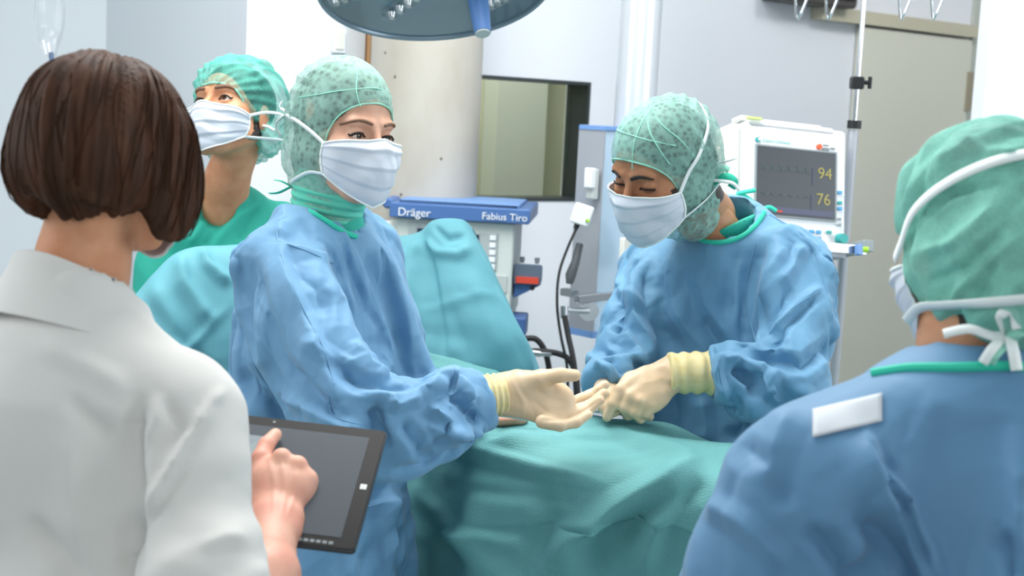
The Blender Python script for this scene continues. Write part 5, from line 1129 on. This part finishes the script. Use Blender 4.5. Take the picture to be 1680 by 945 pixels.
# bob haircut
hair_f = union([ell((0, -.022, .034), (.094, .116, .090)), (ell((0, -.060, -.030), (.100, .078, .078)), .04), (ell((.076, .030, -.038), (.020, .050, .080)), .03), (ell((-.076, .030, -.038), (.020, .050, .080)), .03)], .04)
hair_f = sub(hair_f, union([ell((0, .13, -.05), (.070, .10, .14)), lambda p: p[:, 2] + .100 + .16 * p[:, 1] + .010 * np.sin(p[:, 0] * 90) + .012 * vnoise(p * [90, 90, 3], 4)], .01), .010)
hair_f = sub(hair_f, ell((0, -.02, -.13), (.056, .066, .06)), .008)
V, Q = nets(hair_f, (-.14, -.17, -.14), (.14, .13, .15), .0026); N = vnormals(V, Q)
ang = np.arctan2(V[:, 0], -V[:, 1] - .02); pr = np.stack([ang * 14, V[:, 2] * 6 + ang * .5, 0 * ang], 1); pr2 = np.stack([ang * 38, V[:, 2] * 9 + 2 * ang, 0 * ang + 3], 1)
V = V + N * ((vnoise(pr, 3) - .5) * .009 + (vnoise(pr2, 5) - .5) * .004)[:, None]
hr4 = mesh_obj('hair', H4.w(V), Q, M['hair'], w4); tag(hr4, 'chin-length dark brown bob')
rs = np.random.RandomState(5); w = MB()
for k in range(110):   # loose strands
    az_ = rs.uniform(-170, 170); z0 = rs.uniform(.02, .11)
    pts = []
    for j in range(9):
        t = j / 8; z = z0 - t * rs.uniform(.14, .17) if j else z0
        z = z0 - t * .155; q = azp(hair_f, [(180 + az_ + 6 * math.sin(t * 3 + k), max(z, -.105))], .0015 + .003 * t * rs.rand())[0]; pts.append(H4.w(q))
    if max(np.linalg.norm(p_ - H4.c) for p_ in pts) < .19 and max(np.linalg.norm(pts[i_ + 1] - pts[i_]) for i_ in range(8)) < .04: w.tube(pts, [.0009] * 8 + [.0004], 4)
w.build('hair_strand', M['hairfine'], hr4, True)['kind'] = 'stuff'
gf4 = union([cap(P(100, 770, 1.64), P(105, 1050, 1.66), .172, .170, FW, .74), (cap(P(105, 1050, 1.66), P(105, 1050, 1.66) - [0, 0, .30], .17, .18, FW, .8), .04), (cap(P(-95, 655, 1.72), P(275, 668, 1.60), .062, .062), .05), (cap(P(125, 498, 1.63), P(120, 630, 1.64), .066, .12), .06),
             (chain(pc([(296, 690, 1.60, .070), (312, 800, 1.57, .066), (335, 960, 1.53, .066), (345, 1010, 1.51, .067)]), .02), .02), (chain(pc([(-100, 690, 1.72, .075), (-90, 950, 1.72, .07)]), .02), .02)], .035)
gf4 = sub(gf4, cap(P(345, 1015, 1.51), P(350, 1060, 1.50), .052, .060), .004)
gf4 = sub(gf4, cap(P(140, 400, 1.64), P(145, 500, 1.64), .056, .052), .006)
S4 = [([(235, 640), (222, 740), (226, 830), (222, 945)], -.012, 12, 30), ([(250, 630), (300, 700), (240, 800)], -.005, 20, 20), ([(355, 665), (300, 730), (235, 850)], .005, 22, 22), ([(340, 690), (290, 780), (232, 880)], -.004, 14, 14), ([(270, 640), (262, 680), (240, 730)], .006, 14, 16),
 ([(110, 650), (150, 690), (190, 720)], -.005, 26, 26), ([(40, 850), (90, 900), (140, 960)], -.007, 30, 30), ([(370, 640), (340, 665), (320, 700)], .004, 8, 12), ([(60, 560), (140, 600), (210, 640)], .004, 30, 30), ([(330, 900), (370, 880), (405, 880)], .003, 16, 16), ([(120, 700), (110, 800), (130, 900)], .004, 40, 40)]
lo = np.array([P(-260, 800, 1.7)[0], 1.28, .66]); hi = np.array([P(425, 800, 1.65)[0] + .03, 1.98, P(100, 480, 1.6)[2] + .02])
g4 = gown('polo_shirt', gf4, lo, hi, .0055, M['shirt'], w4, S4, gain=2.0, cr=((.22, .010, 43), (.09, .003, 5)), smooth=2); tag(g4, 'white short-sleeved polo shirt')
# polo collar
bkd = dirc(-.50, 0, .86); bkd[2] = 0; bkd /= np.linalg.norm(bkd); sdd = np.cross(bkd, [0, 0, 1.0]); c4 = P(128, 440, 1.645); z4 = P(92, 428, 1.575)[2]
q = []; out = []
for a in np.radians(np.linspace(-140, 140, 61)):
    dd = bkd * math.cos(a) + sdd * math.sin(a); q.append(np.array([c4[0], c4[1], z4 - .040 * (1 - math.cos(a))]) + dd * (.068 + .006 * (1 - math.cos(a)))); out.append(dd)
q = np.array(q); out = np.array(out); nq = len(q)
rows = [q - [0, 0, .012] - out * .014, q + [0, 0, .006] - out * .006, q + [0, 0, .008] + out * .002, q - [0, 0, .014] + out * .012, q - [0, 0, .040] + out * .030, q - [0, 0, .056] + out * .042]
A = np.array([catmull([r_[i] for r_ in rows], 5) for i in range(nq)])
sheet('collar', A, M['shirt'], w4, .002)
legs(w4, P(105, 1050, 1.66)[0], P(105, 1050, 1.66)[1], 1.2, .72, trouser='shirt')
# ------------------------------------------------------------------ person seen from behind, front right
w5 = empty('person', (P(1640, 1000, 1.55)[0], P(1640, 1000, 1.55)[1], 0), 'person in deep blue surgical gown seen from behind at the right edge', 'person')
H5 = Head(P(1614, 392, 1.58), (-.30, -.30, -.90), (-.06, .97, -.24), 1.06)
hf5 = union([head_sdf(1, False, ears=False), (chain([(0, -.030, -.05, .054), (*H5.l(P(1606, 560, 1.575)), .058), (*H5.l(P(1612, 650, 1.58)), .064)], .02), .02)], .02)
V5, Q5, MI5 = head_mesh(H5, union([hf5, (ell((0, -.052, -.030), (.070, .060, .072)), .01)], .01), 'hood', .003)
tb5 = union([cap(P(1630, 920, 1.55), P(1640, 1100, 1.55), .15, .15, FW, .65), (cap(P(1390, 770, 1.52), P(1860, 740, 1.60), .05, .05), .05), (cap(P(1612, 650, 1.58), P(1625, 760, 1.55), .050, .06), .04), (chain(pc([(1330, 790, 1.50, .045), (1250, 1000, 1.50, .042), (1150, 1120, 1.75, .035)]), .02), .02), (chain(pc([(1900, 790, 1.60, .045), (1960, 1000, 1.65, .042), (1850, 1150, 1.85, .035)]), .02), .02)], .03)
V, Q = nets(tb5, P(1600, 900, 1.6) - [.52, .35, .35], P(1600, 900, 1.6) + [.45, .45, .5], .011)
VB, QB, MB_ = join([(V5, Q5, MI5), (V, Q, 0)]); bd5 = mesh_obj('body', VB, QB, [M['skin_w'], M['hair_d'], M['stubble']], w5, mi=MB_)
hoodf5 = union([ell((0, -.014, .030), (.086, .106, .092)), (ell((0, -.058, -.030), (.084, .066, .082)), .03), (ell((0, -.002, -.042), (.086, .066, .064)), .03), (ell((0, -.058, -.085), (.072, .058, .050)), .02)], .03)
hs5 = sub(hoodf5, opening(.104, .078, .086, .092, -.030), .003)
S5h = [([(1500, 420), (1560, 400), (1640, 330)], .006, 16, 16), ([(1510, 470), (1580, 440), (1660, 360)], -.006, 14, 14), ([(1540, 520), (1590, 460), (1680, 380)], .006, 16, 14), ([(1490, 320), (1540, 260), (1600, 230)], .005, 18, 18), ([(1500, 370), (1560, 320), (1640, 300)], -.006, 10, 10), ([(1580, 540), (1610, 480), (1640, 420)], -.005, 14, 14), ([(1570, 220), (1620, 250), (1680, 250)], .006, 14, 14)]
cap5 = build_cap(H5, hs5, M['cap_f'], w5, disp=lambda V: crumple(V, .06, .009, 55, 3, .3), h=.003, S=S5h)
strap(H5, [(-.060, .075, .0), *azp(hoodf5, [(-70, .0), (-100, .022), (-130, .034), (-155, .042), (180, .046), (150, .044), (110, .02), (75, 0)], .005)], cap5, .012)
strap(H5, [(-.062, .07, -.07), *azp(hoodf5, [(-75, -.070), (-105, -.080), (-135, -.094), (-160, -.100), (180, -.102), (150, -.098), (110, -.08)], .005)], cap5, .011)
m5, mp5 = build_mask(H5, w5, 62, (-.010, -.018), (-.122, -.070), .003, 32)
for pts, wd in (([(1660, 548, 1.475), (1630, 552, 1.46), (1590, 540, 1.46), (1548, 548, 1.47)], .010), ([(1650, 550, 1.47), (1628, 572, 1.45), (1612, 596, 1.45)], .010), ([(1655, 548, 1.47), (1662, 575, 1.45), (1668, 608, 1.445)], .012), ([(1648, 545, 1.47), (1640, 520, 1.45), (1660, 510, 1.45), (1668, 540, 1.45)], .010)): pxrib('mask_tie', pts, wd, 'strap', m5)
for pts, wd in (([(1650, 560, 1.47), (1630, 580, 1.455), (1622, 596, 1.46)], .014), ([(1655, 560, 1.47), (1668, 545, 1.455), (1680, 540, 1.46)], .014)): pxrib('cap_tie', pts, wd, 'seam', cap5)
gf5 = union([cap(P(1640, 935, 1.54), P(1650, 1100, 1.55), .215, .215, FW, .74), (cap(P(1650, 1100, 1.55), P(1650, 1100, 1.55) - [0, 0, .3], .215, .22, FW, .8), .04), (cap(P(1375, 770, 1.50), P(1880, 740, 1.60), .075, .08), .07), (cap(P(1612, 640, 1.55), P(1625, 780, 1.55), .070, .12), .07), (cap(P(1490, 715, 1.54), P(1740, 715, 1.56), .062, .062), .07),
             (chain(pc([(1325, 790, 1.49, .098), (1258, 940, 1.50, .098), (1190, 1080, 1.62, .085)]), .03), .05), (chain(pc([(1900, 790, 1.60, .095), (1960, 1000, 1.65, .09), (1880, 1120, 1.8, .075)]), .03), .04)], .05)
gf5 = sub(gf5, cap(P(1612, 480, 1.56), P(1612, 600, 1.57), .070, .062), .008)
S5 = [([(1418, 705), (1450, 770), (1490, 830), (1530, 900), (1560, 970)], .014, 14, 60), ([(1425, 725), (1455, 790), (1490, 860), (1530, 945)], -.014, 26, 12), ([(1475, 790), (1490, 860), (1530, 960)], .006, 10, 18), ([(1200, 720), (1260, 760), (1300, 840)], -.006, 30, 40), ([(1400, 850), (1450, 880), (1500, 960)], -.010, 40, 30), ([(1300, 670), (1280, 720), (1250, 800)], .006, 40, 40), ([(1150, 820), (1220, 860), (1290, 930)], .006, 30, 30), ([(1640, 870), (1660, 910), (1670, 960)], -.010, 20, 30), ([(1320, 860), (1360, 900), (1400, 960)], -.008, 30, 30)]
def pin5(V):
    p = np.zeros(len(V)); p[np.linalg.norm(V - P(1612, 600, 1.55), axis=1) < .13] = 1.0; p[V[:, 2] < .78] = 1.0
    return p
lo = np.array([P(1080, 950, 1.5)[0] - .10, 1.12, .66]); hi = np.array([P(1680, 800, 1.5)[0] + .36, 1.98, P(1500, 560, 1.5)[2] + .03])
g5 = sim_gown('gown', gf5, lo, hi, M['gown_c'], w5, S5, pinf=pin5, gain=1.9, grow=.06, inner=.022, bend=3, frames=20, h=.015); tag(g5, 'deep blue surgical gown with white tape label on the back')
bpy.context.view_layer.update()
G = [[(1333 + (1447 - 1333) * i / 12, (672 + (645 - 672) * i / 12) + j / 8 * 46) for j in range(9)] for i in range(13)]
A = np.array([snap(g5, r_, .0025) for r_ in G]); A = A if A.shape[:2] == (13, 9) else None
if A is not None: sheet('tape_label', A, mat('tape_white', 'c8ced6', .6), g5, .001)
q = snap(g5, [(1402, 620), (1430, 613), (1460, 608), (1490, 604), (1520, 603), (1560, 603), (1600, 602), (1640, 601), (1679, 602)], .002)
w = MB(); w.tube(densify(q, 4), .0055, 8); w.build('neck_binding', M['tie'], g5, True)
V, Q = nets(sub(cap(P(1612, 560, 1.56), P(1612, 640, 1.56), .078, .085), lambda p: -(half(P(1520, 592, 1.5), UP * 1.0 + RT * -.12)(p)), .004), P(1612, 600, 1.56) - .16, P(1612, 600, 1.56) + .16, .005)
mesh_obj('scrub_collar', V, Q, M['scrub'], w5)
legs(w5, P(1645, 1050, 1.55)[0], P(1645, 1050, 1.55)[1], 1.7, .72)
# ================================================================== DRAPES
def drape(name, C, mat_, label, cat, S, cr, nu=10, nv=10, smooth=1, thick=.0016):
    G = grid_patch([[P(*p) if len(p) == 3 else np.array(p[1]) for p in r_] for r_ in C], nu, nv); a, b = G.shape[:2]
    V = G.reshape(-1, 3); Q = grid_quads(a, b); N = vnormals(V, Q)
    if (N * (V - CAM)).sum() > 0: N = -N
    for wl, amp, sd in cr: V = V + N * crumple(V, wl, amp, sd)[:, None]
    V = V + N * strokes(V, N, S, 1.5)[:, None]; V = lap(V, Q, smooth)
    return tag(sheet(name, V.reshape(a, b, 3), mat_, None, thick), label, cat)
def down(p, z): q = P(*p).copy(); q[2] = z; return (0, q, 0, 0)
rA = [(560, 560, 2.91), (690, 576, 2.90), (800, 603, 2.88), (870, 645, 2.84), (1000, 690, 2.69), (1100, 700, 2.68), (1200, 725, 2.66), (1420, 770, 2.62)]
r0 = [(560, 640, 2.935), (690, 650, 2.91), (800, 680, 2.89), (870, 700, 2.86), (1000, 740, 2.72), (1100, 750, 2.70), (1200, 775, 2.69), (1420, 820, 2.66)]
rB = [(560, 640, 2.89), (690, 655, 2.88), (800, 686, 2.66), (900, 694, 2.60), (1000, 700, 2.58), (1100, 715, 2.56), (1190, 735, 2.54), (1400, 780, 2.5)]
rC = [(560, 720, 2.89), (680, 730, 2.86), (800, 718, 2.56), (900, 722, 2.50), (1000, 735, 2.49), (1100, 745, 2.47), (1180, 770, 2.45), (1380, 820, 2.4)]
rD = [(540, 800, 2.89), (668, 785, 2.87), (780, 765, 2.56), (900, 775, 2.42), (1000, 785, 2.41), (1090, 780, 2.40), (1180, 800, 2.39), (1380, 850, 2.36)]
rE = [(530, 870, 2.89), (662, 850, 2.87), (775, 850, 2.55), (900, 850, 2.40), (1000, 850, 2.39), (1090, 850, 2.38), (1180, 870, 2.38), (1380, 900, 2.36)]
rF = [(x - 4, y + 110, d + .02) for x, y, d in rE]
rG = [down((x, y, d), .03) for x, y, d in rF]
SD = [([(670, 700), (730, 720), (820, 745), (900, 770), (1000, 795)], .008, 12, 50), ([(690, 735), (780, 760), (880, 790), (980, 810)], -.010, 20, 30), ([(1150, 752), (1090, 790), (1010, 830), (930, 880), (890, 950)], .022, 40, 30), ([(1160, 790), (1080, 830), (1000, 880), (960, 950)], -.016, 30, 40),
 ([(1130, 780), (1075, 860), (1050, 950)], .016, 24, 40), ([(675, 790), (730, 850), (780, 900), (850, 950)], .012, 14, 50), ([(672, 830), (720, 880), (770, 950)], -.012, 20, 20), ([(840, 700), (900, 705), (980, 715), (1060, 722)], -.008, 22, 22), ([(1000, 700), (1080, 730), (1140, 750)], .008, 20, 22), ([(860, 650), (830, 690), (800, 720)], -.006, 20, 20), ([(690, 600), (760, 620), (830, 640)], .007, 14, 26),
 ([(680, 880), (760, 875), (850, 890), (900, 930)], .010, 12, 30), ([(880, 800), (900, 850), (870, 930)], -.008, 30, 30), ([(780, 735), (850, 715), (930, 712)], .006, 16, 18), ([(740, 800), (840, 812), (960, 822)], -.006, 20, 16)]
drape('table_drape', [r0, rA, rB, rC, rD, rE, rF, rG], M['drape'], 'teal surgical drape over the patient falling down the near side of the table', 'drape', SD, ((.25, .018, 61), (.09, .004, 62)), 18, 16)
s0 = [(60, 590, 2.84), (200, 505, 2.86), (288, 420, 2.90), (380, 405, 2.94), (500, 398, 2.98), (615, 394, 3.02), (682, 388, 3.03), (712, 366, 3.00), (758, 364, 3.00), (776, 380, 3.04)]
sb = [(x + 4, y + 10, d + .06) for x, y, d in s0]; sbb = [(x + 4, y + 120, d + .10) for x, y, d in s0]
s1 = [(50, 640, 2.80), (195, 545, 2.82), (285, 470, 2.86), (378, 450, 2.90), (500, 440, 2.95), (620, 436, 2.98), (690, 430, 2.98), (735, 412, 2.95), (778, 405, 2.96), (800, 428, 3.02)]
s2 = [(45, 700, 2.78), (190, 610, 2.80), (285, 560, 2.84), (378, 530, 2.88), (500, 520, 2.93), (620, 510, 2.96), (700, 500, 2.95), (755, 490, 2.92), (815, 490, 2.93), (834, 500, 3.0)]
s3 = [(45, 780, 2.78), (190, 700, 2.80), (290, 650, 2.84), (380, 620, 2.88), (500, 610, 2.93), (620, 600, 2.95), (710, 590, 2.93), (780, 585, 2.90), (855, 585, 2.91), (880, 600, 2.98)]
s4 = [(45, 860, 2.80), (190, 790, 2.82), (290, 740, 2.86), (380, 710, 2.90), (500, 700, 2.95), (620, 700, 2.97), (710, 680, 2.95), (790, 660, 2.92), (880, 640, 2.92), (898, 640, 2.98)]
SS = [([(697, 388), (710, 450), (722, 520), (730, 600)], -.010, 8, 24), ([(697, 390), (718, 412), (750, 416), (775, 402)], .009, 8, 14), ([(688, 508), (740, 494), (790, 480), (818, 484)], .004, 5, 10), ([(610, 440), (650, 430), (690, 398)], .006, 12, 14), ([(690, 388), (672, 430), (660, 500)], .006, 20, 12),
 ([(712, 370), (735, 392), (765, 386)], -.009, 7, 9), ([(776, 385), (806, 450), (840, 530), (875, 610)], .008, 30, 6), ([(740, 500), (755, 550), (770, 600)], -.004, 24, 24), ([(332, 406), (342, 432), (380, 465)], .016, 7, 14), ([(298, 415), (303, 460), (350, 530)], .014, 12, 20), ([(225, 480), (300, 560), (372, 625)], -.008, 7, 12), ([(290, 590), (330, 550), (372, 500)], .008, 6, 10), ([(250, 460), (280, 520), (300, 600)], .010, 16, 22), ([(770, 440), (795, 510), (830, 590)], .005, 30, 30), ([(640, 560), (700, 545), (780, 560)], -.004, 30, 20)]
drape('screen_drape', [sbb, sb, s0, s1, s2, s3, s4], M['drape_l'], 'aqua drape hung upright as a screen behind the woman in the middle', 'screen drape', SS, ((.25, .006, 71), (.08, .002, 72)), 14, 14)
# opening in the drape: skin and retractor beside the glove
V, Q = nets(cap(P(815, 690, 2.635), P(850, 688, 2.62), .020, .018, UP, .6), P(830, 690, 2.62) - .07, P(830, 690, 2.62) + .07, .003)
tag(mesh_obj('patient_skin', V, Q, M['flesh']), 'small patch of patient skin showing at the drape opening below the glove', 'skin patch')
w = MB(); w.tube(densify([P(815, 682, 2.60), P(835, 684, 2.60), P(858, 688, 2.59), P(880, 690, 2.59)], 4), .002, 8); tag(w.build('retractor', M['steel'], None, True), 'thin steel retractor lying by the patch of patient skin', 'retractor')
